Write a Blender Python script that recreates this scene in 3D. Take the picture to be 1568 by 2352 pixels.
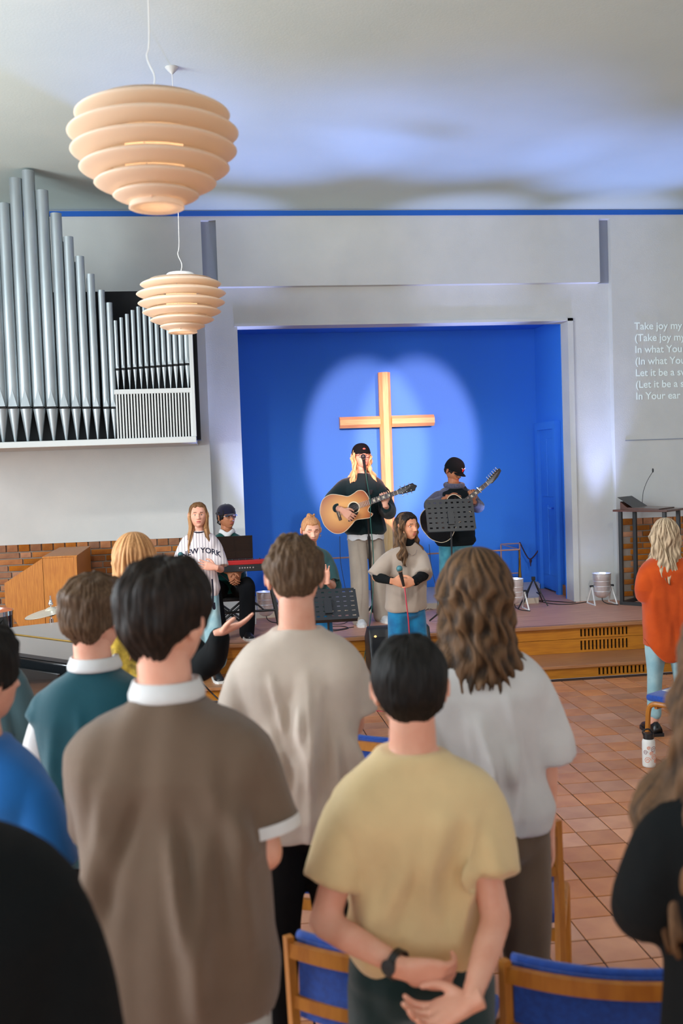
import bpy, bmesh, math, random
import numpy as np
from mathutils import Vector, Matrix, Quaternion
D = bpy.data; SC = bpy.context.scene; COL = SC.collection
for o in list(D.objects): D.objects.remove(o)
PI = math.pi

# ------------------------------------------------------------------ camera
CH = 2.054; YAW, PIT, ROL, FPX = .12939, .04871, -.034417, 2354.4
_f = np.array([math.sin(YAW)*math.cos(PIT), math.cos(YAW)*math.cos(PIT), -math.sin(PIT)])
_r = np.array([math.cos(YAW), -math.sin(YAW), 0.]); _u = np.cross(_r, _f)
_R = math.cos(ROL)*_r+math.sin(ROL)*_u; _U = -math.sin(ROL)*_r+math.cos(ROL)*_u
CP = np.array([0., 0., CH])
cam_data = D.cameras.new('camera'); cam = D.objects.new('camera', cam_data); COL.objects.link(cam)
cam_data.sensor_fit = 'VERTICAL'; cam_data.sensor_height = 36; cam_data.sensor_width = 24
cam_data.lens = FPX*36/2352
cam.matrix_world = Matrix(((_R[0], _U[0], -_f[0], 0), (_R[1], _U[1], -_f[1], 0), (_R[2], _U[2], -_f[2], CH), (0, 0, 0, 1)))
cam_data.clip_start = .05
cam_data.dof.use_dof = True; cam_data.dof.focus_distance = 9.6; cam_data.dof.aperture_fstop = 3.1
SC.camera = cam
def _ray(x, y): return _f+_R*(x-784)/FPX-_U*(y-1176)/FPX
def aty(x, y, Y):                     # the point of the plane at depth Y that the camera sees at a pixel of the photograph
    d = _ray(x, y); return Vector(CP+d*Y/d[1])
def atz(x, y, z):
    d = _ray(x, y); return Vector(CP+d*(z-CH)/d[2])
def atx(x, y, X):
    d = _ray(x, y); return Vector(CP+d*X/d[0])
def px_of(p):
    d = np.array(p)-CP; z = d@_f; return 784+FPX*(d@_R)/z, 1176-FPX*(d@_U)/z

# ------------------------------------------------------------------ world, lamps, exposure
w = D.worlds.new('world'); SC.world = w; w.use_nodes = True
w.node_tree.nodes['Background'].inputs[0].default_value = (.62, .72, .86, 1)
w.node_tree.nodes['Background'].inputs[1].default_value = .5
SC.view_settings.view_transform = 'Standard'; SC.view_settings.look = 'None'
SC.view_settings.gamma = 1; SC.view_settings.use_curve_mapping = False
SC.view_settings.exposure = 0.24
def light(kind, name, loc, target, energy, color, **kw):
    ld = D.lights.new(name, kind); ld.energy = energy; ld.color = color
    for k, v in kw.items(): setattr(ld, k, v)
    o = D.objects.new(name, ld); COL.objects.link(o); o.location = loc
    o.rotation_euler = (Vector(target)-Vector(loc)).to_track_quat('-Z', 'Y').to_euler()
    return o
for i, (y, e_) in enumerate(((-1.5, 110), (2.0, 190), (5.5, 400))):      # daylight through the windows of the left wall
    light('AREA', 'window_daylight', (-5.40, y, 2.6), (0, y, 2.1), e_, (.84, .93, 1), shape='RECTANGLE', size=2.2, size_y=2.4)
light('AREA', 'window_daylight', (.5, -5.4, 2.7), (.5, 5, 2.0), 125, (.92, .96, 1), shape='RECTANGLE', size=7, size_y=2.6)
light('AREA', 'window_daylight', (6.4, -1.0, 2.6), (0, 1.0, 2.0), 40, (.86, .93, 1), shape='RECTANGLE', size=2.4, size_y=2.4)
# unseen spots, tinted red, for two soft oval pools on the blue wall
for sx, tx in ((.3, 1.95), (4.5, 2.60)):
    o = light('SPOT', 'pool_spotlight', (sx, 3.5, 3.9), (tx, 12.45, 2.2), 4700, (1, .45, .42), spot_size=math.radians(14.4), spot_blend=.45, shadow_soft_size=.05)
    o.scale = (.72, 1.05, 1)
for sx, tx in ((-1.4, .6), (2.8, 2.4)):         # unseen white fill spots added to brighten the band
    light('SPOT', 'stage_fill', (sx, 4.3, 4.45), (tx, 10.0, .9), 330, (1, .97, .94), spot_size=math.radians(46), spot_blend=.9, shadow_soft_size=.12)
# blue-white LED par cans on the stage floor that shine up the wall
for (x, y, e, tx, ty, tz) in ((4.24, 10.72, 55, 4.5, 10.45, 5), (.56, 10.72, 55, .17, 10.4, 5), (3.22, 10.62, 50, 2.9, 10.2, 5)):
    light('SPOT', 'par_can_beam', (x, y, .78), (tx, 10.995, 4.3), e*7, (.42, .50, 1), spot_size=math.radians(30), spot_blend=1, shadow_soft_size=.06)


for (x, cp_) in ((.56, (640, 330)), (.56, (60, 200)), (3.22, (1090, 320)), (4.24, (1500, 375))):      # the cans' wide spill on the ceiling
    light('SPOT', 'par_can_spill', (x, 10.64, .82), atz(*cp_, 4.72), 560, (.22, .36, 1), spot_size=math.radians(40), spot_blend=1, shadow_soft_size=.08)
# ------------------------------------------------------------------ materials
def mat(name, color, rough=.6, metal=0, color2=None, scale=8, bump=0, bscale=60, emit=0, emit_col=None, stretch=(1, 1, 1), rnd=0, sheen=0, sss=0, trans=0, spec=.5, coat=0, detail=4, wave=None):
    m = D.materials.new(name); m.use_nodes = True; nt = m.node_tree; N = nt.nodes; L = nt.links
    b = N['Principled BSDF']
    b.inputs['Roughness'].default_value = rough; b.inputs['Metallic'].default_value = metal
    b.inputs['Specular IOR Level'].default_value = spec
    if sheen: b.inputs['Sheen Weight'].default_value = sheen
    if coat: b.inputs['Coat Weight'].default_value = coat
    if sss:
        b.inputs['Subsurface Weight'].default_value = sss; b.inputs['Subsurface Radius'].default_value = (.012, .004, .002)
    c = (*color, 1); tc = N.new('ShaderNodeTexCoord'); mp = N.new('ShaderNodeMapping'); mp.inputs['Scale'].default_value = stretch
    L.new(tc.outputs['Object'], mp.inputs[0])
    out = None
    if color2 or wave:
        n = N.new('ShaderNodeTexNoise'); n.inputs['Scale'].default_value = scale; n.inputs['Detail'].default_value = detail
        L.new(mp.outputs[0], n.inputs['Vector'])
        mx = N.new('ShaderNodeMix'); mx.data_type = 'RGBA'; mx.inputs['A'].default_value = c; mx.inputs['B'].default_value = (*(color2 or color), 1)
        r = N.new('ShaderNodeMapRange'); r.inputs['From Min'].default_value = .35; r.inputs['From Max'].default_value = .65
        L.new(n.outputs['Fac'], r.inputs['Value']); L.new(r.outputs[0], mx.inputs['Factor']); out = mx.outputs['Result']
    if rnd:
        oi = N.new('ShaderNodeObjectInfo'); hs = N.new('ShaderNodeHueSaturation')
        r = N.new('ShaderNodeMapRange'); r.inputs['To Min'].default_value = 1-rnd; r.inputs['To Max'].default_value = 1+rnd
        L.new(oi.outputs['Random'], r.inputs['Value']); L.new(r.outputs[0], hs.inputs['Value'])
        r2 = N.new('ShaderNodeMath'); r2.operation = 'MULTIPLY'; r2.inputs[1].default_value = 7.31
        r3 = N.new('ShaderNodeMath'); r3.operation = 'FRACT'; L.new(oi.outputs['Random'], r2.inputs[0]); L.new(r2.outputs[0], r3.inputs[0])
        r4 = N.new('ShaderNodeMapRange'); r4.inputs['To Min'].default_value = 1-rnd*.8; r4.inputs['To Max'].default_value = 1+rnd*.6
        L.new(r3.outputs[0], r4.inputs['Value']); L.new(r4.outputs[0], hs.inputs['Saturation'])
        if out: L.new(out, hs.inputs['Color'])
        else: hs.inputs['Color'].default_value = c
        out = hs.outputs[0]
    if out: L.new(out, b.inputs['Base Color'])
    else: b.inputs['Base Color'].default_value = c
    if bump:
        n = N.new('ShaderNodeTexNoise'); n.inputs['Scale'].default_value = bscale; n.inputs['Detail'].default_value = 5
        L.new(mp.outputs[0], n.inputs['Vector']); bp = N.new('ShaderNodeBump'); bp.inputs['Strength'].default_value = bump; bp.inputs['Distance'].default_value = .01
        L.new(n.outputs['Fac'], bp.inputs['Height']); L.new(bp.outputs[0], b.inputs['Normal'])
    if emit:
        b.inputs['Emission Color'].default_value = (*(emit_col or color), 1); b.inputs['Emission Strength'].default_value = emit
    return m
def s2l(r, g, b):
    f = lambda c: ((c/255+.055)/1.055)**2.4 if c > 10 else c/255/12.92
    return (f(r), f(g), f(b))
M = {}
M['plaster'] = mat('white_plaster', s2l(209, 210, 206), .85, bump=.12, bscale=90, color2=s2l(203, 205, 202), scale=3)
M['ceiling'] = mat('ceiling_plaster', s2l(200, 214, 208), .9, bump=.08, bscale=60, color2=s2l(194, 209, 204), scale=1.2)
M['greyplaster'] = mat('grey_recess_paint', s2l(150, 156, 166), .8, bump=.1, bscale=50)
M['blue'] = mat('blue_wall_paint', (.036, .24, .84), .7, bump=.15, bscale=70)
M['bluetrim'] = mat('blue_trim_paint', (.004, .11, .50), .5, bump=.03, bscale=60)
M['brick'] = mat('brown_orange_brick', s2l(178, 112, 52), .85, color2=s2l(150, 88, 38), scale=9, bump=.5, bscale=60, rnd=.28)
M['mortar'] = mat('grey_mortar', s2l(150, 138, 125), .95, bump=.3, bscale=120)
M['tile'] = mat('terracotta_tile', s2l(212, 144, 98), .36, color2=s2l(196, 128, 86), scale=5, bump=.06, bscale=30, rnd=.15, spec=.38)
M['grout'] = mat('dark_grout', s2l(62, 46, 42), .9, bump=.2, bscale=100)
M['stagewood'] = mat('stage_floorboards', s2l(214, 160, 132), .48, color2=s2l(192, 136, 112), scale=3, stretch=(1, 14, 14), bump=.04, bscale=8)
M['riser'] = mat('oak_riser_board', s2l(196, 126, 26), .5, color2=s2l(176, 108, 20), scale=4, stretch=(1.2, 12, 12), bump=.05, bscale=10)
M['tread'] = mat('oak_tread_board', s2l(176, 124, 82), .4, color2=s2l(160, 108, 70), scale=4, stretch=(1, 12, 12), bump=.04, bscale=10)
M['black'] = mat('black_lacquer', (.012, .013, .016), .35)
M['blackmetal'] = mat('black_powder_coat', (.016, .018, .02), .45, bump=.05, bscale=200)
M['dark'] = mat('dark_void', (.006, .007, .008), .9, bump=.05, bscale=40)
M['oak'] = mat('oak_veneer', s2l(190, 122, 46), .45, color2=s2l(168, 100, 34), scale=6, stretch=(14, 14, 1.2), bump=.05, bscale=8)
M['pine'] = mat('pale_pine', s2l(226, 190, 132), .5, color2=s2l(210, 170, 112), scale=5, stretch=(14, 14, 1), bump=.05, bscale=8)
M['pineh'] = mat('pale_pine_crosswise', s2l(226, 190, 132), .5, color2=s2l(210, 170, 112), scale=5, stretch=(1, 14, 14), bump=.05, bscale=8)
M['chairwood'] = mat('beech_frame', s2l(186, 120, 44), .4, color2=s2l(165, 100, 34), scale=7, stretch=(6, 6, 1), bump=.04, bscale=10)
M['chairblue'] = mat('blue_wool_upholstery', s2l(16, 76, 176), .85, color2=s2l(10, 62, 150), scale=60, bump=.4, bscale=300, sheen=.3)
M['tin'] = mat('organ_tin', s2l(166, 176, 180), .40, metal=.55, color2=s2l(148, 158, 162), scale=3, stretch=(3, 3, .6))
M['organwhite'] = mat('grey_white_lacquer', s2l(190, 194, 192), .5, bump=.04, bscale=60)
M['chrome'] = mat('chrome', (.8, .82, .85), .12, metal=1)
M['brass'] = mat('old_brass', s2l(140, 110, 50), .35, metal=.8, bump=.05, bscale=40)
M['cream'] = mat('cream_carpet', s2l(214, 200, 180), .8, bump=.2, bscale=200)
M['white'] = mat('white_plastic', s2l(225, 225, 222), .5)

# ------------------------------------------------------------------ object helpers
def link(name, me, parent=None, m=None, smooth=False):
    o = D.objects.new(name, me); COL.objects.link(o)
    if m is not None:
        for x in (m if isinstance(m, (list, tuple)) else [m]): me.materials.append(M[x] if isinstance(x, str) else x)
    if smooth: me.shade_smooth()
    if parent: o.parent = parent
    return o
def thing(name, label, cat, loc=(0, 0, 0), rz=0, group=None):
    o = D.objects.new(name, None); COL.objects.link(o); o.location = loc; o.rotation_euler = (0, 0, rz)
    o.empty_display_size = .1
    o['label'] = label; o['category'] = cat
    if group: o['group'] = group
    return o
def tag(o, label, cat, group=None):
    o['label'] = label; o['category'] = cat
    if group: o['group'] = group
    return o
class MB:                                # collects shapes in one mesh
    def __init__(s): s.v = []; s.f = []; s.mi = []
    def add(s, v, f, mi=0):
        n = len(s.v); s.v += [tuple(p) for p in v]; s.f += [tuple(i+n for i in q) for q in f]; s.mi += [mi]*len(f); return s
    def box(s, x0, x1, y0, y1, z0, z1, mi=0, b=0):
        if b:
            bm = bmesh.new(); bmesh.ops.create_cube(bm, size=1)
            for v in bm.verts: v.co = ((v.co.x+.5)*(x1-x0)+x0, (v.co.y+.5)*(y1-y0)+y0, (v.co.z+.5)*(z1-z0)+z0)
            bmesh.ops.bevel(bm, geom=bm.edges[:], offset=b, segments=2, affect='EDGES', profile=.5)
            bm.verts.ensure_lookup_table(); bm.verts.index_update()
            s.add([v.co[:] for v in bm.verts], [[v.index for v in f.verts] for f in bm.faces], mi); bm.free(); return s
        v = [(x0, y0, z0), (x1, y0, z0), (x1, y1, z0), (x0, y1, z0), (x0, y0, z1), (x1, y0, z1), (x1, y1, z1), (x0, y1, z1)]
        return s.add(v, [(0, 3, 2, 1), (4, 5, 6, 7), (0, 1, 5, 4), (1, 2, 6, 5), (2, 3, 7, 6), (3, 0, 4, 7)], mi)
    def tube(s, pts, rad, n=8, mi=0, sx=1, cap=True):
        pts = [Vector(p) for p in pts]; k = len(pts)
        if not isinstance(rad, (list, tuple)): rad = [rad]*k
        prev = None; rings = []
        for i, p in enumerate(pts):
            t = (pts[min(i+1, k-1)]-pts[max(i-1, 0)])
            if t.length < 1e-9: t = Vector((0, 0, 1))
            t.normalize()
            if prev is None:
                a = Vector((0, 0, 1)) if abs(t.z) < .9 else Vector((1, 0, 0)); e1 = t.cross(a).normalized()
            else:
                e1 = (prev-t*prev.dot(t)).normalized()
            prev = e1; e2 = t.cross(e1)
            rings.append([p+(e1*math.cos(2*PI*j/n)*sx+e2*math.sin(2*PI*j/n))*rad[i] for j in range(n)])
        v = [q for r in rings for q in r]; f = []
        for i in range(k-1):
            for j in range(n):
                f.append((i*n+j, i*n+(j+1) % n, (i+1)*n+(j+1) % n, (i+1)*n+j))
        if cap: f.append(tuple(reversed(range(n)))); f.append(tuple((k-1)*n+j for j in range(n)))
        return s.add(v, f, mi)
    def lathe(s, prof, n=24, c=(0, 0, 0), mi=0, closed=False, axis=None):
        v = []; k = len(prof); q = Vector((0, 0, 1)).rotation_difference(Vector(axis)) if axis is not None else None
        for r, z in prof:
            for j in range(n):
                p = Vector((r*math.cos(2*PI*j/n), r*math.sin(2*PI*j/n), z))
                if q: p = q @ p
                v.append((p.x+c[0], p.y+c[1], p.z+c[2]))
        f = []
        for i in range(k if closed else k-1):
            i2 = (i+1) % k
            for j in range(n): f.append((i*n+j, i*n+(j+1) % n, i2*n+(j+1) % n, i2*n+j))
        if not closed:
            if prof[0][0] > 1e-5: f.append(tuple(reversed(range(n))))
            if prof[-1][0] > 1e-5: f.append(tuple((k-1)*n+j for j in range(n)))
        return s.add(v, f, mi)
    def prism(s, poly, a, b, plane='xz', mi=0):     # polygon extruded from a to b along the missing axis
        n = len(poly)
        def P(p, t): return {'xz': (p[0], t, p[1]), 'xy': (p[0], p[1], t), 'yz': (t, p[0], p[1])}[plane]
        v = [P(p, a) for p in poly]+[P(p, b) for p in poly]
        f = [tuple(range(n)), tuple(reversed(range(n, 2*n)))]+[(i, (i+1) % n, n+(i+1) % n, n+i)[::-1] for i in range(n)]
        return s.add(v, f, mi)
    def ell(s, c, r, n=16, mi=0, rot=None):
        v = []; f = []; m = n//2
        for i in range(m+1):
            th = PI*i/m
            for j in range(n):
                ph = 2*PI*j/n; p = Vector((r[0]*math.sin(th)*math.cos(ph), r[1]*math.sin(th)*math.sin(ph), r[2]*math.cos(th)))
                if rot: p = rot @ p
                v.append((p.x+c[0], p.y+c[1], p.z+c[2]))
        for i in range(m):
            for j in range(n): f.append((i*n+j, (i+1)*n+j, (i+1)*n+(j+1) % n, i*n+(j+1) % n))
        return s.add(v, f, mi)
    def xf(s, mtx):
        s.v = [tuple(mtx @ Vector(p)) for p in s.v]; return s
    def mesh(s, name):
        me = D.meshes.new(name); me.from_pydata(s.v, [], s.f); me.update()
        bm = bmesh.new(); bm.from_mesh(me); bmesh.ops.remove_doubles(bm, verts=bm.verts, dist=1e-6); bmesh.ops.recalc_face_normals(bm, faces=bm.faces)
        if max(s.mi, default=0) > 0 and len(bm.faces) != len(s.mi): pass
        bm.to_mesh(me); bm.free()
        return me
    def build(s, name, m, parent=None, smooth=False, kind=None, loc=None):
        if isinstance(m, (list, tuple)) and len(m) > 1:
            me = D.meshes.new(name); me.from_pydata(s.v, [], s.f); me.update()
            me.polygons.foreach_set('material_index', s.mi)
            bm = bmesh.new(); bm.from_mesh(me); bmesh.ops.recalc_face_normals(bm, faces=bm.faces); bm.to_mesh(me); bm.free()
        else: me = s.mesh(name)
        o = link(name, me, parent, m, smooth)
        if smooth == 'auto':
            me.shade_smooth(); me.set_sharp_from_angle(angle=math.radians(35))
        if kind: o['kind'] = kind
        if loc is not None: o.location = loc
        return o
def bez(pts, n=24):                      # Catmull-Rom through points
    P = [Vector(p) for p in pts]; P = [P[0]*2-P[1]]+P+[P[-1]*2-P[-2]]; out = []
    m = len(P)-3
    for i in range(m):
        k = max(2, n//m)
        for j in range(k):
            t = j/k; a, b, c, d = P[i:i+4]
            out.append(.5*((2*b)+(c-a)*t+(2*a-5*b+4*c-d)*t*t+(3*b-a-3*c+d)*t**3))
    out.append(P[-2]); return out
def dup(root, loc=None, rz=None, label=None, group=None):
    r = root.copy(); COL.objects.link(r)
    if loc is not None: r.location = loc
    if rz is not None: r.rotation_euler = (0, 0, rz)
    if label: r['label'] = label
    if group: r['group'] = group
    for ch in root.children:
        c = ch.copy(); COL.objects.link(c); c.parent = r
        for g in ch.children:
            d = g.copy(); COL.objects.link(d); d.parent = c
    return r
# ================================================================== the setting
ZS = .402; YS = 9.52; YT = 8.98; ZT = .124; YW = 11.0; ZC = 4.72
NX0, NX1, NZ = .385, 4.03, 3.525; YB = 12.45
rs = random.Random(7)
# floor: grout bed with single tiles
fl = MB().box(-5.5, 6.5, -5.5, YT+.02, -.1, -.006).build('floor', 'grout', kind='structure')
tm = MB(); tm.box(-.0952, .0952, -.0970, .0970, -.012, 0, b=.0022); tile_me = tm.mesh('tile'); tile_me.materials.append(M['tile'])
cand = []; rest = MB(); GX, GY = 3.112, 5.282
for i in range(-41, 17):
    for j in range(-52, 19):
        x = GX+.2*i-.1; y = GY+.2*j+.1
        if y > YT-.08 or x < -5.4 or x > 6.4 or y < -5.4: continue
        vis = 0
        if y > 1.8:
            a, b = px_of((x, y, 0))
            if -30 < a < 1600 and b < 2400:
                vis = 1/y**2*(3 if (a > 1180 or 770 < a < 960) else .3)
        cand.append((vis, x, y))
cand.sort(key=lambda c: -c[0])
for k, (vis, x, y) in enumerate(cand):
    if k < 300:
        o = D.objects.new('tile', tile_me); COL.objects.link(o); o.parent = fl; o.location = (x, y, rs.uniform(-.0006, .0006)); o.rotation_euler = (0, 0, rs.choice((0, PI/2, PI, -PI/2)))
    else:
        h = .0965; n = len(rest.v); rest.v += [(x-h, y-h, 0), (x+h, y-h, 0), (x+h, y+h, 0), (x-h, y+h, 0), (x-h, y-h, -.01), (x+h, y-h, -.01), (x+h, y+h, -.01), (x-h, y+h, -.01)]
        rest.f += [tuple(n+i for i in q) for q in ((0, 1, 2, 3), (0, 4, 5, 1), (1, 5, 6, 2), (2, 6, 7, 3), (3, 7, 4, 0))]; rest.mi += [0]*5
o = rest.build('tile', 'tile', fl); o['kind'] = 'stuff'
MB().box(-5.7, 6.7, -5.7, 12.9, ZC, ZC+.15).build('ceiling', 'ceiling', kind='structure')
# side and rear walls with window openings
def wall_holes(name, axis, pos, th, a0, a1, z0, z1, holes):
    m = MB(); cur = a0
    def bx(p, q, r, s):
        if axis == 'x': m.box(pos, pos+th, p, q, r, s)
        else: m.box(p, q, pos, pos+th, r, s)
    for (h0, h1, k0, k1) in holes:
        bx(cur, h0, z0, z1); bx(h0, h1, z0, k0); bx(h0, h1, k1, z1); cur = h1
    bx(cur, a1, z0, z1)
    return m.build(name, 'plaster', kind='structure')
wall_holes('wall_left', 'x', -5.7, .2, -5.7, 12.9, -.1, ZC, [(-2.6, -.4, 1.4, 3.8), (.9, 3.1, 1.4, 3.8), (4.4, 6.6, 1.4, 3.8)])
wall_holes('wall_right', 'x', 6.5, .2, -5.7, 12.9, -.1, ZC, [(-2.2, .2, 1.4, 3.8)])
wall_holes('wall_rear', 'y', -5.7, .2, -5.7, 6.7, -.1, ZC, [(-3, 4, 1.4, 4.0)])
# front wall: niche opening, recessed surround, thicker plaster skin around it with two slots
TH = .10
FX0, FX1, FZ = .045, 4.50, 3.93
m = MB()
m.box(-5.7, NX0, YW, YW+.25, -.1, ZC); m.box(NX1, 6.7, YW, YW+.25, -.1, ZC); m.box(NX0, NX1, YW, YW+.25, NZ, ZC)
fw = m.build('wall_front', 'plaster', kind='structure')
m = MB(); BZ = 1.315                     # plaster skin stops above the brick
m.box(-5.5, FX0, YW-TH, YW, BZ, ZC); m.box(FX1, 6.5, YW-TH, YW, BZ, ZC)
m.box(.20, 4.37, YW-TH, YW, FZ, ZC); m.box(FX0, .20, YW-TH, YW, 4.62, ZC); m.box(4.37, FX1, YW-TH, YW, 4.62, ZC)
m.build('plaster_skin', 'plaster', fw)
m = MB(); m.box(FX0, .20, YW-.02, YW, FZ, 4.62); m.box(4.37, FX1, YW-.02, YW, FZ, 4.62); m.build('slot_lining', 'greyplaster', fw)
m = MB(); m.box(FX1, FX1+.058, YW-TH, YW, ZS, BZ); m.build('pilaster_strip', 'plaster', fw)
m = MB(); m.box(4.62, 6.5, YW-TH-.006, YW-TH, 2.178, 2.190); m.build('wall_joint', 'greyplaster', fw)
m = MB(); m.box(NX1-.012, NX1+.05, YW-.02, YW, ZS, NZ+.03); m.box(NX0-.03, NX1+.05, YW-.02, YW, NZ, NZ+.03); m.build('trim_1', 'plaster', kind='structure')
m = MB(); m.box(-1.9, 6.5, YW-TH-.015, YW-TH, 4.66, ZC-.008); m.build('trim_2', 'bluetrim', kind='structure')
# bricks in the two dado strips
def brick_zone(x0, x1, keep):
    bw = MB().box(x0, x1, YW-.07, YW, ZS-.3, BZ).build('brick_backing', 'mortar', fw)
    st = MB().box(-.114, .114, -.014, .0, -.027, .027, b=.004).mesh('brick'); hd = MB().box(-.053, .053, -.014, .0, -.027, .027, b=.004).mesh('brick')
    cop = MB().box(-.053, .053, -.022, .0, -.036, .036, b=.004).mesh('brick')
    for q in (st, hd, cop): q.materials.append(M['brick'])
    z = BZ-.036; n = 0; ex = MB()
    def put(me, x, z):
        nonlocal n
        if keep(x) and n < 290:
            o = D.objects.new('brick', me); COL.objects.link(o); o.parent = bw; o.location = (x, YW-.071+rs.uniform(-.0015, .0015), z); n += 1
        else:                    # bricks outside the picture stay joined
            h = .114 if me is st else .053; t_ = .036 if me is cop else .027; ex.box(x-h, x+h, YW-.085, YW-.07, z-t_, z+t_)
    x = x0+.06
    while x < x1-.05: put(cop, x, z); x += .118
    z -= .036+.012+.027; row = 0
    while z > ZS+.02:
        x = x0+(.0 if row % 2 else .09); k = row
        while x < x1-.24:
            if k % 3 == 2: put(hd, x+.053, z); x += .118
            else: put(st, x+.114, z); x += .24
            k += 1
        z -= .0667; row += 1
    if ex.v: ex.build('brick', 'brick', bw, kind='stuff')
brick_zone(-5.5, FX0, lambda x: x > -2.6)
brick_zone(FX1+.075, 6.5, lambda x: x < 5.6)
# niche
m = MB(); m.box(NX0-.25, NX1+.3, YB, YB+.2, -.1, NZ+.4); m.box(NX0-.3, NX0-.08, YW+.25, YB, -.1, NZ+.3); m.box(NX1+.09, NX1+.3, YW+.25, YB, -.1, NZ+.3)
m.box(NX0-.3, NX1+.3, YW+.25, YB+.2, NZ+.1, NZ+.3)
m.build('wall_niche', 'blue', kind='structure')
m = MB(); m.box(NX1-.006, NX1+.09, YW+.245, YW+.26, ZS, NZ+.1); m.build('trim_3', 'blue', kind='structure')
# blue door in the niche side wall
XD = NX1+.09
dr = MB().box(XD-.035, XD-.004, 11.66, 12.22, ZS+.02, 2.36).build('door_1', 'blue', kind='structure')
m = MB(); m.box(XD-.075, XD-.002, 12.22, 12.30, ZS, 2.45); m.box(XD-.075, XD-.002, 11.58, 11.66, ZS, 2.45); m.box(XD-.075, XD-.002, 11.66, 12.22, 2.36, 2.45); m.build('door_frame', 'blue', dr)
for (a, b, c, d) in ((11.72, 11.91, 1.55, 2.25), (11.97, 12.16, 1.55, 2.25), (11.72, 11.91, .6, 1.45), (11.97, 12.16, .6, 1.45)):
    MB().box(XD-.045, XD-.03, a, b, c, d, b=.005).build('door_panel', 'blue', dr)
MB().tube([(XD-.04, 11.72, 1.42), (XD-.09, 11.72, 1.42), (XD-.09, 11.82, 1.42)], .009, 8).build('door_handle', 'chrome', dr)
MB().box(XD-.02, XD-.002, YW+.26, 11.58, ZS, ZS+.12).build('baseboard_niche', 'riser', kind='structure')
# stage, plinth, steps
st = MB().box(-5.5, 6.5, YS-.03, YB, ZS-.035, ZS).build('stage', 'stagewood', kind='structure')
m = MB()
def slots(m, x0, x1, y, z0, z1, xs0, xs1, n):    # board with n upright slots between xs0 and xs1
    za, zb = z0+(z1-z0)*.16, z1-(z1-z0)*.14
    m.box(x0, xs0, y, y+.02, z0, z1); m.box(xs1, x1, y, y+.02, z0, z1)
    m.box(xs0, xs1, y, y+.02, z0, za); m.box(xs0, xs1, y, y+.02, zb, z1)
    p = (xs1-xs0)/n
    for i in range(n): m.box(xs0+p*(i+.5), xs0+p*(i+1), y, y+.02, za, zb)
def rboard(x0, x1, y, z0, z1, xs0, xs1, n=13):
    q = MB(); slots(q, x0, x1, y, z0, z1, xs0, xs1, n); return q.build('riser_board', 'riser', st)
s0 = aty(1332, 1440, YS).x; s1 = aty(1445, 1440, YS).x; s2 = aty(1374, 1540, YT).x; s3 = aty(1494, 1540, YT).x
rboard(-5.5, 6.5, YS, ZT+.136, ZS-.035, s0, s1); rboard(-5.5, 6.5, YS+.002, ZT, ZT+.132, s0, s1)
rboard(-5.5, 6.5, YT, 0, ZT-.028, s2, s3)
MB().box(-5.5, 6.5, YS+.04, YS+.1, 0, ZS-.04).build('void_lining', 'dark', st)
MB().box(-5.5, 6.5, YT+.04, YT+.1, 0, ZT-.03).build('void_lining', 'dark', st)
MB().box(-5.5, 6.5, YT-.03, YS, ZT-.028, ZT, b=.004).build('step_tread', 'tread', st)
MB().box(-5.5, 6.5, YS-.045, YS+.03, ZS-.033, ZS+.003, b=.006).build('stage_nosing', 'tread', st)
m = MB(); m.prism([(NX0-.07, 11.02), (3.62, 11.02), (XD-.01, YB-.02), (NX0-.07, YB-.02)], ZS, ZS+.063, 'xy'); m.build('altar_step', 'cream', st)
# projector light on the right wall, built as pale letters with a faint glow
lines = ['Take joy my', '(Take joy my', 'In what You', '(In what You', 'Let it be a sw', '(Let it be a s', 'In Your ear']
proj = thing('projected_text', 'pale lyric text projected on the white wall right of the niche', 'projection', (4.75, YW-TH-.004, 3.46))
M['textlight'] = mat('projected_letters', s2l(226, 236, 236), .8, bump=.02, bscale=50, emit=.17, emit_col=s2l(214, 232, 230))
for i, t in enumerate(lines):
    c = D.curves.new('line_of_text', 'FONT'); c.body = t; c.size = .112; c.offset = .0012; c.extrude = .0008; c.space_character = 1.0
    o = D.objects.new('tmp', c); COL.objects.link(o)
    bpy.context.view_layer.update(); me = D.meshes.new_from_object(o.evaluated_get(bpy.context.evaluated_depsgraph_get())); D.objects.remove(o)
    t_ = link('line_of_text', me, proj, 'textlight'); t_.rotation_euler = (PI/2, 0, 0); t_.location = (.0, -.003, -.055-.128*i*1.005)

# cross
cx, cy = aty(886, 968, 12.33).x, 12.33
cr = thing('wooden_cross', 'tall pale wooden cross on the blue wall between the two guitarists', 'cross', (cx, YB, ZS))
Zc = aty(886, 968, cy).z-ZS; Zt = aty(886, 855, cy).z-ZS; hw = .072
def bev_bar(p, q, w, d, y):              # bar with a raised, chamfered front
    m = MB(); a = Vector(p); b = Vector(q)
    if abs((b-a).z) > abs((b-a).x):
        for (ww, y0, y1) in ((w, y+.045, y+.10),): m.box(a.x-ww, a.x+ww, y0, y1, a.z, b.z)
        v = [(a.x-w, y+.045), (a.x-w*.45, y), (a.x+w*.45, y), (a.x+w, y+.045)]
        m.prism(v, a.z, b.z, 'xy')
    else:
        m.box(a.x, b.x, y+.045, y+.10, a.z-w, a.z+w)
        v = [(y+.045, a.z-w), (y, a.z-w*.45), (y, a.z+w*.45), (y+.045, a.z+w)]
        m.prism(v, a.x, b.x, 'yz')
    return m
dy = cy-YB-.03
bev_bar((0, 0, .06), (0, 0, Zt), hw, 0, dy).build('upright', 'pine', cr)
xl = aty(780, 968, cy).x-cx; xr = aty(997, 966, cy).x-cx
bev_bar((xl, 0, Zc), (-hw+.001, 0, Zc), hw*.95, 0, dy).build('crossbar', 'pineh', cr)
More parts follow.
